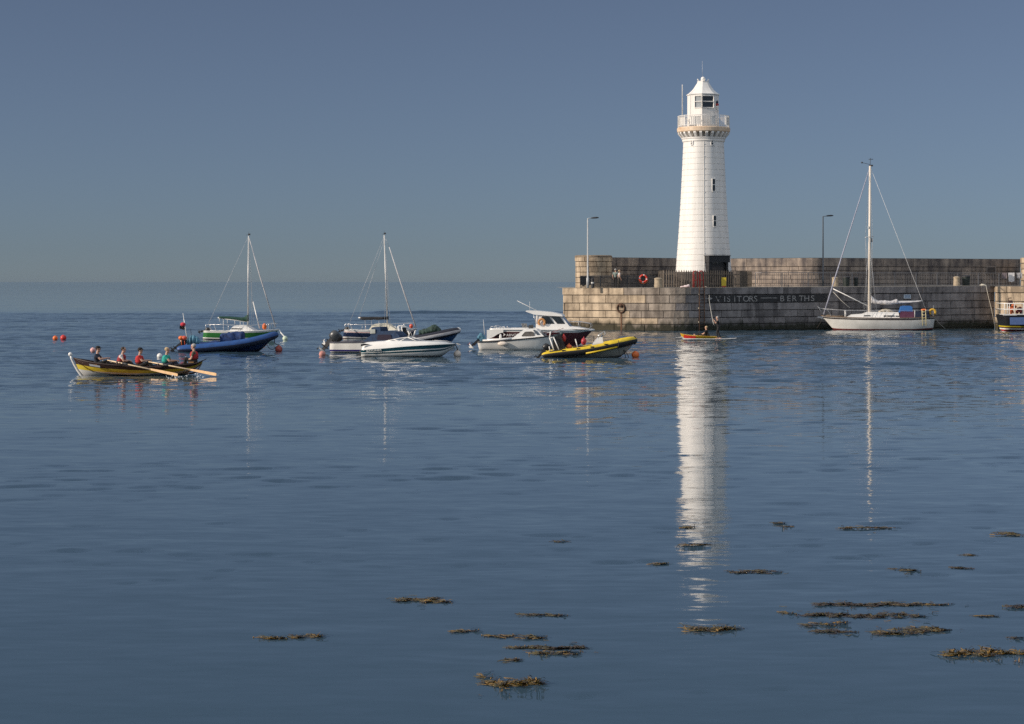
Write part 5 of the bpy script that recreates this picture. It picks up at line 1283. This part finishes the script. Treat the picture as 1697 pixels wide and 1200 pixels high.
    me = bpy.data.meshes.new_from_object(tmp.evaluated_get(bpy.context.evaluated_depsgraph_get()))
    om = tmp.data; bpy.data.objects.remove(tmp); bpy.data.meshes.remove(om)
    me.name = 'body'; me.materials.clear()
    mats = [skin, top, sleeve or top, legs, shoe or black, eye_m, lip_m]
    for m in mats: me.materials.append(m)
    nf = len(me.polygons); C = np.empty(nf * 3); me.polygons.foreach_get('center', C); C = C.reshape(-1, 3)
    best = np.full(nf, 1e9); idx = np.zeros(nf, np.int32); code = {'skin': 0, 'top': 1, 'slv': 2, 'arm': 2 if J.get('long', True) else 0, 'leg': 3, 'shoe': 4}
    for a, b, ra, rb, tg in prim:
        A, D = np.array(a), np.array(b - a); l2 = max(1e-9, D @ D); t = np.clip(((C - A) @ D) / l2, 0, 1)
        dist = np.linalg.norm(C - (A + t[:, None] * D), axis=1) - (ra + (rb - ra) * t)
        k = dist < best; best[k] = dist[k]; idx[k] = code[tg]
    for sg in (-1, 1):
        e = np.array(hd + fwd * .088 + side * sg * .031 + V3(0, 0, .014)); idx[np.linalg.norm((C - e) * (1, 1, 1.5), axis=1) < .015] = 5
    e = np.array(hd + fwd * .090 + V3(0, 0, -.052)); q = C - e; idx[(np.abs(q[:, 2]) < .008) & (np.linalg.norm(q, axis=1) < .026)] = 6
    me.polygons.foreach_set('material_index', idx); me.polygons.foreach_set('use_smooth', np.ones(nf, bool))
    o = bpy.data.objects.new('body', me); COL.objects.link(o); o.parent = root
    Mh = Matrix(((fwd.x, side.x, 0), (fwd.y, side.y, 0), (0, 0, 1)))
    if hair:
        mb = MB(); mb.ell(hd + V3(0, 0, .052) - fwd * .018, (.100, .094, .088), 0, 16, 10, Mh)
        # cut the face free: keep the back and the top of the shell
        keep = [i for i, f in enumerate(mb.f) if (lambda c: (c - hd).dot(fwd) < .058 - .6 * max(0, .07 - (c - hd).z) or (c - hd).z > .105)(sum((Vector(mb.v[j]) for j in f), Vector()) / len(f))]
        mb.f = [mb.f[i] for i in keep]; mb.m = [mb.m[i] for i in keep]; mb.sm = [mb.sm[i] for i in keep]
        mb.build('hair', hairm[hair], root)
    if cap:
        mb = MB(); prof = [(.104, .060), (.106, .075), (.098, .11), (.075, .137), (.035, .15), (0, .153)]
        mb.lathe(prof, hd - fwd * .008, 18, smooth=True)
        vis = [hd + fwd * (.085 + .085 * math.cos(a)) + side * .078 * math.sin(a) + V3(0, 0, .070 - .018 * math.cos(a)) for a in [-math.pi / 2 + math.pi * i / 8 for i in range(9)]]
        mb.add(vis + [v + V3(0, 0, .010) for v in vis], [tuple(range(8, -1, -1)), tuple(range(9, 18))] + [(i, i + 1, i + 10, i + 9) for i in range(8)])
        mb.build('cap', cap, root)
    if vest:
        ax = (nec - pel); rings = []
        for t, w_, dp in ((.22, .175, .150), (.35, .185, .168), (.55, .195, .180), (.72, .195, .178), (.86, .165, .150), (.96, .11, .11)):
            c = pel + ax * t + V3(.0, 0, 0); c = c.lerp(pel.lerp(che, min(1, t / .72)), .7 if t < .75 else .2)
            rings.append([c + V3(math.cos(a) * dp, math.sin(a) * w_, .0) for a in [2 * math.pi * i / 18 for i in range(18)]])
        mb = MB(); mb.loft(rings); v = mb.build('life_jacket', vest, root)
        mb = MB()
        for t in (.35, .55): 
            c = pel.lerp(che, t / .72); mb.torus(c, .176, .012, axis='z', n=18, m=6)
        mb.build('strap', vest2 or black, v)
    return root
def seated(lean=.0, reach=.42, hz=.30, knee=.42, grip=True, foot=.72, splay=.11):
    c = V3(lean, 0, .36)
    J = dict(pelvis=(0, 0, .09), chest=c, neck=c + V3(lean * .35, 0, .19), head=c + V3(lean * .5 + .02, 0, .335), long=False)
    for s_, y in (('L', 1), ('R', -1)):
        J['sh' + s_] = c + V3(.0, .185 * y, .09); wr = V3(reach, .10 * y, hz); J['wr' + s_] = wr
        mid = (J['sh' + s_] + wr) / 2; J['el' + s_] = mid + V3(-.03, .09 * y, -.10)
        J['hip' + s_] = V3(.04, .095 * y, .07); J['kn' + s_] = V3(knee, splay * y, .20); J['an' + s_] = V3(foot, .09 * y, -.12); J['toe' + s_] = V3(foot + .17, .10 * y, -.05)
        J['palm' + s_] = (0, 0, -1)
    return J
def standing(stride=.06, arms=None, lean=.02, bend=.03):
    c = V3(lean, 0, 1.26)
    J = dict(pelvis=(0, 0, .92), chest=c, neck=c + V3(.01, 0, .20), head=c + V3(.03, 0, .345), long=False)
    for s_, y in (('L', 1), ('R', -1)):
        J['sh' + s_] = c + V3(.0, .19 * y, .10); 
        J['el' + s_] = c + V3(-.03, .25 * y, -.20); J['wr' + s_] = c + V3(.10, .24 * y, -.42); J['palm' + s_] = (0, -y, 0)
        J['hip' + s_] = V3(0, .095 * y, .86); J['kn' + s_] = V3(stride * y + bend, .10 * y, .48); J['an' + s_] = V3(stride * 1.6 * y - bend, .11 * y, .085); J['toe' + s_] = V3(stride * 1.6 * y - bend + .19, .13 * y, .05)
    if arms:
        for k, v in arms.items(): J[k] = v
    return J
def cloth(n, c, **k): return mat(n, c, .85, var=k.pop('var', .2), scale=8, bump=.4, **k)
navy_c, red_c, teal_c, black_c, char_c = cloth('navy_cloth', (.012, .018, .04)), cloth('red_cloth', (.50, .025, .025)), cloth('teal_cloth', (.02, .36, .30)), cloth('black_cloth', (.014, .013, .014)), cloth('charcoal_cloth', (.05, .045, .04))
white_c, olive_c, greyg_c = cloth('white_shirt', (.68, .64, .62)), cloth('olive_cloth', (.10, .09, .06)), cloth('grey_green_cloth', (.22, .27, .24))

# ------------------------------------------------------------------ rowing skiff
b = Boat('rowing_skiff', 'long wooden rowing skiff, dark brown, yellow and white, crossing the bay with a crew', 'rowing boat', 225, 622)
b.hull([(121.5, 593.4), (152, 600.5), (189, 605), (243, 608.2), (299, 604.8), (322.7, 602.6), (335, 598)], [(135.5, 625), (158, 626), (189, 626.5), (243, 626.5), (290, 624), (318, 614.5), (334, 604)], [.03, .52, .78, .88, .66, .42, .10],
       [0, .42, .69, 1], [mat('grey_white_hull', (.60, .59, .57), .5, var=.12, scale=2), mat('ochre_yellow_paint', (.60, .47, .045), .45), darkwood], .62, sub=4, deck=None)
for o in list(b.root.children): pass
mb = MB(); D = [[a * .97 + c * .03 + V3(0, 0, -.42 * min(1, (c - a).length)), a.lerp(c, .5) + V3(0, 0, -.5 * min(1, (c - a).length)), c * .97 + a * .03 + V3(0, 0, -.42 * min(1, (c - a).length))] for a, c in b.sheer]
mb.loft(D, closed=False); b.P(mb, 'floorboards', wood)
b.rail('gunwale', mat('dark_gunwale', (.04, .02, .015), .5), .028)
b.P(MB().tube([b.L(116.8, 588.5), b.L(118.5, 595), b.L(122.5, 603.5), b.L(128, 613.5), b.L(134.5, 622.5), b.L(138, 626)], [.05, .045, .05, .05, .055, .06], 8), 'stem_post', white)
b.P(MB().ell(b.L(116.5, 587.3), (.10, .08, .10)), 'stem_knob', white)
b.P(MB().prism([(b.L(x, y).x, b.L(x, y).z) for x, y in ((152.6, 602.2), (170.5, 605.2), (171, 608), (154, 605.4))], -.70, -.62), 'name_board', mat('pale_grey_board', (.42, .42, .43), .5))
for x, y in ((161, 604), (201, 606), (231, 607), (275, 606), (318, 600)): b.P(MB().box(b.L(x, y, 0), (.24, 1.15 if x < 300 else .6, .05)), 'thwart', wood)
b.P(MB().tube([b.L(330, 600), b.L(341.5, 595.5)], .025, 6), 'tiller', darkwood)
for x, y, v in ((194, 601.5, -.84), (262.3, 604.5, -.86), (233, 604, .84), (300, 602, .70)): b.P(MB().lathe([(.05, -.05), (.04, .1), (.02, .1), (0, .1)], tuple(b.L(x, y + 1.5, v)), 8).box(b.L(x, y + 3, v), (.3, .1, .08)), 'rowlock', darkwood)
def wpx(px, py, v): return W(px, py, b.Y + v)
def oar(label, h, piv, end, m=oarw):
    H, E = Vector(h), Vector(end); d = (E - H).normalized(); L0 = (E - H).length
    t = thing('oar', label, 'oar', H, 0, 'oars of the rowing skiff')
    MB().tube([(0, 0, 0), d * .25, d * .3, d * (L0 * .62)], [.022, .022, .034, .034], 7).build('shaft', m, t)
    up = V3(0, 0, 1); lat = d.cross(up).normalized(); n_ = lat.cross(d).normalized(); rings = []
    for k, w_ in ((.60, .036), (.68, .05), (.78, .06), (.9, .066), (.985, .066), (1, .05)):
        c = d * L0 * k; rings.append([c + n_ * w_ + lat * .012, c + n_ * w_ - lat * .012, c - n_ * w_ - lat * .012, c - n_ * w_ + lat * .012])
    MB().loft(rings, smooth=False).build('blade', mat('orange_varnished_blade', (.74, .46, .22), .45, scale=6), t)
    MB().tube([d * (L0 * .22), d * (L0 * .3)], .045, 7).build('collar', dark, t)
oar('pale wooden oar from the second rower, nearer the bow, blade towards the stern', wpx(178, 597, -.35), None, wpx(294.5, 621.5, -2.6))
oar('pale wooden oar from the fourth rower, reaching past the stern', wpx(246.5, 599.6, -.30), None, wpx(358.6, 620.8, -2.6))
oar('far side oar of the rower in the dark cap at the bow', wpx(170, 598, .30), None, wpx(236, 612, 3.2))
oar('far side oar of the rower in the black cap', wpx(240, 600, .30), None, wpx(312, 611, 3.2))
rb_ = b; G = 'crew of the rowing skiff'
def crew(px, seat_py, **k):
    return tuple(rb_.wp(px, seat_py, k.get('v', 0)))
person(crew(160, 606.5), 0, 'rower at the bow in dark cap and navy top', seated(.03, .45, .33), navy_c, black_c, sleeve=navy_c, hair='dark', cap=black_c, hands=('grip', 'grip'), group=G, scale=1.12)
person(crew(198, 607.5), 0, 'bareheaded dark haired rower in a red life jacket over white sleeves', seated(.10, .40, .24), white_c, black_c, sleeve=white_c, hair='dark', vest=cloth('dull_red_cloth', (.32, .03, .035)), hands=('grip', 'grip'), group=G, scale=1.12)
person(crew(230, 609), 0, 'rower in a black cap and bright red life jacket, third from the bow', seated(.03, .42, .30), red_c, black_c, sleeve=red_c, hair='dark', cap=black_c, vest=red_c, hands=('grip', 'grip'), group=G, scale=1.12)
person(crew(273.5, 608.2), 0, 'fair haired rower in a teal top', seated(.05, .46, .27), teal_c, navy_c, sleeve=teal_c, hair='fair', vest=teal_c, vest2=navy_c, hands=('grip', 'grip'), group=G, scale=1.12)
person(crew(322.5, 602.2), math.pi, 'grey haired cox at the stern in red life jacket and dark jacket', seated(.02, .26, .16, knee=.36, foot=.45), olive_c, black_c, sleeve=charcoal if False else olive_c, hair='grey', vest=red_c, group=G, scale=1.12)

# ------------------------------------------------------------------ kayak and paddle board under the ladder
b = Boat('kayak', 'yellow and red sit on kayak below the quay ladder', 'kayak', 1160, 562.5)
kx = [(1127.5, 552.6), (1135, 554.6), (1150, 556.4), (1170, 557.4), (1184, 557.8), (1190.5, 558.2)]; kk = [(1130, 559), (1137, 563), (1150, 564.4), (1170, 564.4), (1184, 563.8), (1189.5, 562)]
b.hull(kx, kk, [.03, .22, .36, .38, .24, .04], [0, .25, 1], [white, mat('yellow_plastic', (.72, .42, .02), .4)], .4, sub=4, deck=mat('yellow_plastic', (.72, .42, .02)), drop=.0)
mb = MB(); 
A = crom([(1133, 554.4, 563 - 3, .205), (1140, 555.6, 561, .29), (1146, 556.3, 561.3, .345), (1153, 556.9, 561.3, .372)], 3)
mb.loft([[b.L(x, y0 + .4, -w_ - .03), b.L(x, (y0 + y1) / 2, -w_ - .012), b.L(x, y1, -w_ * .86 - .02)] for x, y0, y1, w_ in A], closed=False); b.P(mb, 'red_panel', mat('red_plastic', (.62, .03, .02), .4))
b.P(MB().box(b.L(1174.5, 556, 0), (.1, .4, .34), ry=-.2), 'seat_back', black)
kb = b
Jk = seated(-.04, .30, .22, knee=.46, foot=.80, grip=False)
for s_ in 'LR': Jk['an' + s_] = Vector(Jk['an' + s_]) + V3(0, 0, .18); Jk['toe' + s_] = V3(.90, Jk['an' + s_][1], .20); Jk['kn' + s_] = V3(.44, Jk['kn' + s_][1], .22)
person(tuple(kb.wp(1169.5, 558.2, 0)), math.pi - .35, 'fair haired child in a dark top sitting on the yellow kayak', Jk, black_c, black_c, hair='fair', shoe=skin, scale=1.0, group='paddlers by the ladder')
b = Boat('paddle_board', 'white paddle board floating beside the yellow kayak', 'paddle board', 1176, 563.6)
b.hull([(1131, 561.4), (1145, 561.7), (1176, 561.9), (1206, 561.7), (1220.5, 560.6)], [(1134, 564), (1146, 564.6), (1176, 564.8), (1204, 564.4), (1216, 562.5)], [.05, .30, .38, .28, .03], [0, .5, 1], [white, white], .25, sub=3, deck=white, drop=0)
pb_ = b
Js = standing(.07, lean=.06, bend=.07)
for s_, y in (('L', 1), ('R', -1)):
    Js['el' + s_] = V3(.22, .20 * y, 1.22); Js['wr' + s_] = V3(.34, .05 * y, 1.38 + .05 * y); Js['palm' + s_] = (1, 0, .2)
pp_ = pb_.wp(1190.5, 561.6, 0)
person(tuple(pp_), math.pi, 'paddler in a black wetsuit standing on the white board holding the rope', Js, black_c, black_c, hair='grey', shoe=skin, hands=('grip', 'grip'), scale=.98, group='paddlers by the ladder')
hA = Vector((pp_.x - .40 * .98 - .03, pp_.y, pp_.z + 1.40 * .98))
lt = on_wall(1171, -.02, .10)[0]
line('pale rope from the quay ladder down to the standing paddler', [on_wall(1166, -.02, -.2)[0], lt, on_wall(1174.5, .7, .16)[0], hA.lerp(lt, .55), hA, hA + V3(.12, -.02, -.35)], .022, ropem, 'hand_rope')

# ------------------------------------------------------------------ two people on the quay
g = at(1019.7, 182.2)
Ja = standing(.05, lean=.03); Ja['long'] = False
person((g[0], g[1], g[2]), R(70), 'grey haired person in a grey green shirt walking on the quay', Ja, greyg_c, black_c, sleeve=greyg_c, hair='grey', scale=1.0, group='walkers on the quay')
g = at(1025.4, 182.9)
Jb = standing(.07, lean=.05); Jb['long'] = True
person((g[0], g[1], g[2]), R(15), 'person in a pale top and dark trousers walking on the quay', Jb, white_c, char_c, sleeve=skin, hair='fair', scale=.94, group='walkers on the quay')

# ------------------------------------------------------------------ floating seaweed
def weed_mat(name, c, c2):
    m = mat(name, c, .35, var=.3, scale=9, c2=c2, coat=.3); return m
wd = [weed_mat('olive_wrack', (.105, .078, .015), (.036, .030, .008)), weed_mat('brown_wrack', (.060, .033, .011), (.018, .012, .007)), weed_mat('ochre_wrack', (.27, .15, .022), (.10, .06, .013))]
rnd = random.Random(77)
def weed(px0, px1, py, hpx, n, label, kinds=(0, 0, 1, 1, 2), up=.022):
    Y = yd(py); s = F / Y; xc = (px0 + px1) / 2; w2 = (px1 - px0) / 2 / s; dy = .8 * hpx * Y * Y / (F * CH) / 2; p = XY(xc, Y)
    mb = MB(); k = max(1.0, Y / 26)
    nl = max(2, int((px1 - px0) / 11))
    lobes = [((-1 + 2 * (q + rnd.uniform(.2, .8)) / nl) * w2 * .93, rnd.uniform(-.7, .7) * dy, rnd.uniform(.5, 1.5) * w2 / nl, rnd.uniform(.05, .3) * dy, rnd.random() ** 1.5 + .12) for q in range(nl)]
    cum = [sum(l[4] for l in lobes[:q + 1]) for q in range(nl)]
    for i in range(n):
        r0 = rnd.uniform(0, cum[-1]); lx, ly, lw, lh_, _ = lobes[next(q for q in range(nl) if cum[q] >= r0)]
        x = max(-w2, min(w2, lx + rnd.gauss(0, .75) * lw)); y = ly + rnd.gauss(0, .8) * lh_
        if rnd.random() < .06: x += rnd.gauss(0, .35) * w2; y += rnd.gauss(0, 1.1) * dy
        a = rnd.choice((0, math.pi)) + rnd.gauss(0, .75); ln = rnd.uniform(.04, .13) * k ** .4; wd_ = rnd.uniform(.004, .010) * k ** .5; mi = rnd.choice(kinds)
        rise = max(0, rnd.gauss(-.15, .5)) * up * min(1, hpx / 9); c, d = math.cos(a), math.sin(a); L_, Rr = [], []
        bend = rnd.uniform(-.04, .04)
        for q in range(5):
            t = q / 4; px_ = x + c * ln * t - d * bend * math.sin(3 * t); py_ = y + d * ln * t + c * bend * math.sin(3 * t); z = .004 + rnd.uniform(0, .006) + rise * math.sin(t * 2.4); ww = wd_ * (1 - .3 * t) * (1.5 if q in (2, 4) and i % 3 == 0 else 1)
            L_.append((px_ - d * ww, py_ + c * ww, z)); Rr.append((px_ + d * ww, py_ - c * ww, z + .004))
        mb.add(L_ + Rr, [(q, q + 1, q + 6, q + 5) for q in range(4)], mi, True)
        if rnd.random() < .05: mb.ell((x + c * ln, y + d * ln, .010 + rise * .7), (.008, .008, .011), mi, 6, 4)
    mb.v = [(v[0], v[1], v[2] + sea_h(p.x + v[0], p.y + v[1])) for v in mb.v]
    t = mb.build('seaweed_clump', wd, None, (p.x, p.y, 0)); tag(t, label, 'seaweed', 'clumps of floating seaweed')
for args in (
    (651, 741, 995, 9, 420, 'long olive seaweed clump, by itself left of the centre of the near water'),
    (430, 470, 1058, 5, 130, 'leftmost seaweed clump, olive, low in the near water'),
    (480, 495, 1056, 7, 60, 'tiny olive seaweed tuft, middle of the leftmost row of three'),
    (512, 534, 1055, 7, 70, 'small seaweed tuft, right end of the leftmost row of three'),
    (857, 938, 1021, 5, 130, 'thin dark seaweed streak above the brown centre patches'),
    (751, 790, 1047, 4, 90, 'short brown seaweed streak left of the centre patches'),
    (805, 850, 1055, 7, 90, 'sparse seaweed patch, left one of the pair above the brown centre clump'),
    (860, 900, 1057, 9, 90, 'sparse seaweed patch, right one of the pair above the brown centre clump'),
    (842, 890, 1074, 6, 120, 'thin brown seaweed tail left of the dense centre clump'),
    (888, 973, 1073, 10, 420, 'dense dark brown seaweed clump in the centre of the near water'),
    (890, 958, 1086, 9, 160, 'ragged olive seaweed strands just below the dense centre clump'),
    (833, 855, 1096, 5, 60, 'small ochre seaweed tuft below the centre clumps'),
    (801, 896, 1135, 14, 620, 'bushy golden seaweed clump, nearest to the viewer'),
    (799, 805, 1124, 8, 22, 'single upright seaweed tip above the bushy golden clump'),
    (1082, 1107, 936, 4, 80, 'small brown seaweed clump left of the lighthouse reflection'),
    (1138, 1223, 1045, 8, 330, 'olive seaweed clump lying across the foot of the lighthouse reflection'),
    (1200, 1290, 949, 6, 230, 'long dark seaweed streak right of the lighthouse reflection'),
    (1130, 1158, 905, 5, 70, 'small seaweed tufts inside the lighthouse reflection, lower pair'),
    (1128, 1150, 874, 4, 60, 'small ochre seaweed tufts inside the lighthouse reflection, higher up'),
    (1160, 1176, 904, 7, 50, 'upright seaweed tuft at the right side of the lighthouse reflection'),
    (1282, 1302, 868, 4, 60, 'far small seaweed tuft right of the reflection, left of two'),
    (1298, 1313, 874, 3, 45, 'far small seaweed tuft right of the reflection, right of two'),
    (1393, 1416, 876, 4, 60, 'far seaweed tuft, left one under the yacht mast reflection'),
    (1420, 1448, 875, 6, 90, 'far seaweed tuft crossing the yacht mast reflection'),
    (1456, 1482, 876, 4, 60, 'far seaweed tuft, right one under the yacht mast reflection'),
    (1649, 1700, 886, 5, 170, 'far olive seaweed streak at the right picture edge'),
    (1485, 1510, 946, 6, 90, 'round brown seaweed tuft below and right of the yacht reflection'),
    (1594, 1616, 919, 4, 36, 'ochre seaweed tuft by itself towards the right edge'),
    (1576, 1618, 943, 4, 80, 'thin dark seaweed line below the ochre tuft near the right edge'),
    (1350, 1478, 1004, 10, 470, 'upper left long dark streak of the big seaweed raft on the right'),
    (1470, 1577, 1002, 7, 330, 'upper right long streak of the big seaweed raft on the right'),
    (1325, 1532, 1020, 10, 760, 'widest dark streak of the big seaweed raft on the right'),
    (1296, 1311, 1017, 4, 35, 'tiny seaweed scrap left of the big raft'),
    (1333, 1402, 1036, 7, 110, 'sparse seaweed strands under the big raft, left side'),
    (1355, 1420, 1048, 8, 220, 'dark seaweed patch under the big raft, lower left'),
    (1449, 1566, 1046, 14, 620, 'dense broad brown seaweed patch under the big raft, lower right'),
    (1620, 1650, 1023, 5, 60, 'faint seaweed scrap right of the big raft'),
    (1672, 1700, 1008, 6, 70, 'thin dark strands at the right edge level with the big raft'),
    (1668, 1686, 1058, 4, 30, 'small dark seaweed loop near the right edge'),
    (1565, 1705, 1085, 13, 760, 'big golden brown seaweed clump at the lower right edge'),
    (921, 942, 897, 4, 26, 'faint dark strands far out left of the lighthouse reflection'),
): weed(*args, **({'kinds': (0, 2, 2, 0, 1), 'up': .055} if args[5].startswith(('bushy', 'olive', 'leftmost', 'tiny', 'small seaweed', 'big golden', 'single')) else ({'kinds': (1, 1, 1, 0)} if 'dark' in args[5] else {})))

# splashes at the oar blades
for (px, py, Y_, lab) in ((291, 620.5, -2.5, 'white splash at the blade of the oar nearer the bow'), (329, 617, -1.6, 'white splash beside the stern of the rowing skiff')):
    c = W(px, py, rb_.Y + Y_); rnd2 = random.Random(int(px)); mb = MB()
    for k in range(22):
        r_ = rnd2.uniform(.008, .03); mb.ell((rnd2.gauss(0, .22), rnd2.gauss(0, .5), abs(rnd2.gauss(.02, .06))), (r_ * 1.6, r_ * 1.6, r_), 0, 6, 4)
    t = mb.build('spray', mat('spray_white', (.75, .77, .78), .35), None, (c.x, c.y, .0)); tag(t, lab, 'splash', None, 'stuff')
# ------------------------------------------------------------------ sea air
hz = MB().box((0, 11000, 14), (30000, 24000, 32)).build('haze', [bpy.data.materials.new('haze_air')])
tag(hz, kind='stuff')
hm = hz.data.materials[0]; hm.use_nodes = True; ht = hm.node_tree
ht.nodes.remove(ht.nodes['Principled BSDF'])
pv = ht.nodes.new('ShaderNodeVolumePrincipled'); pv.inputs['Color'].default_value = (.28, .36, .44, 1); pv.inputs['Density'].default_value = HAZE; pv.inputs['Anisotropy'].default_value = 0
ht.links.new(pv.outputs[0], ht.nodes['Material Output'].inputs['Volume'])
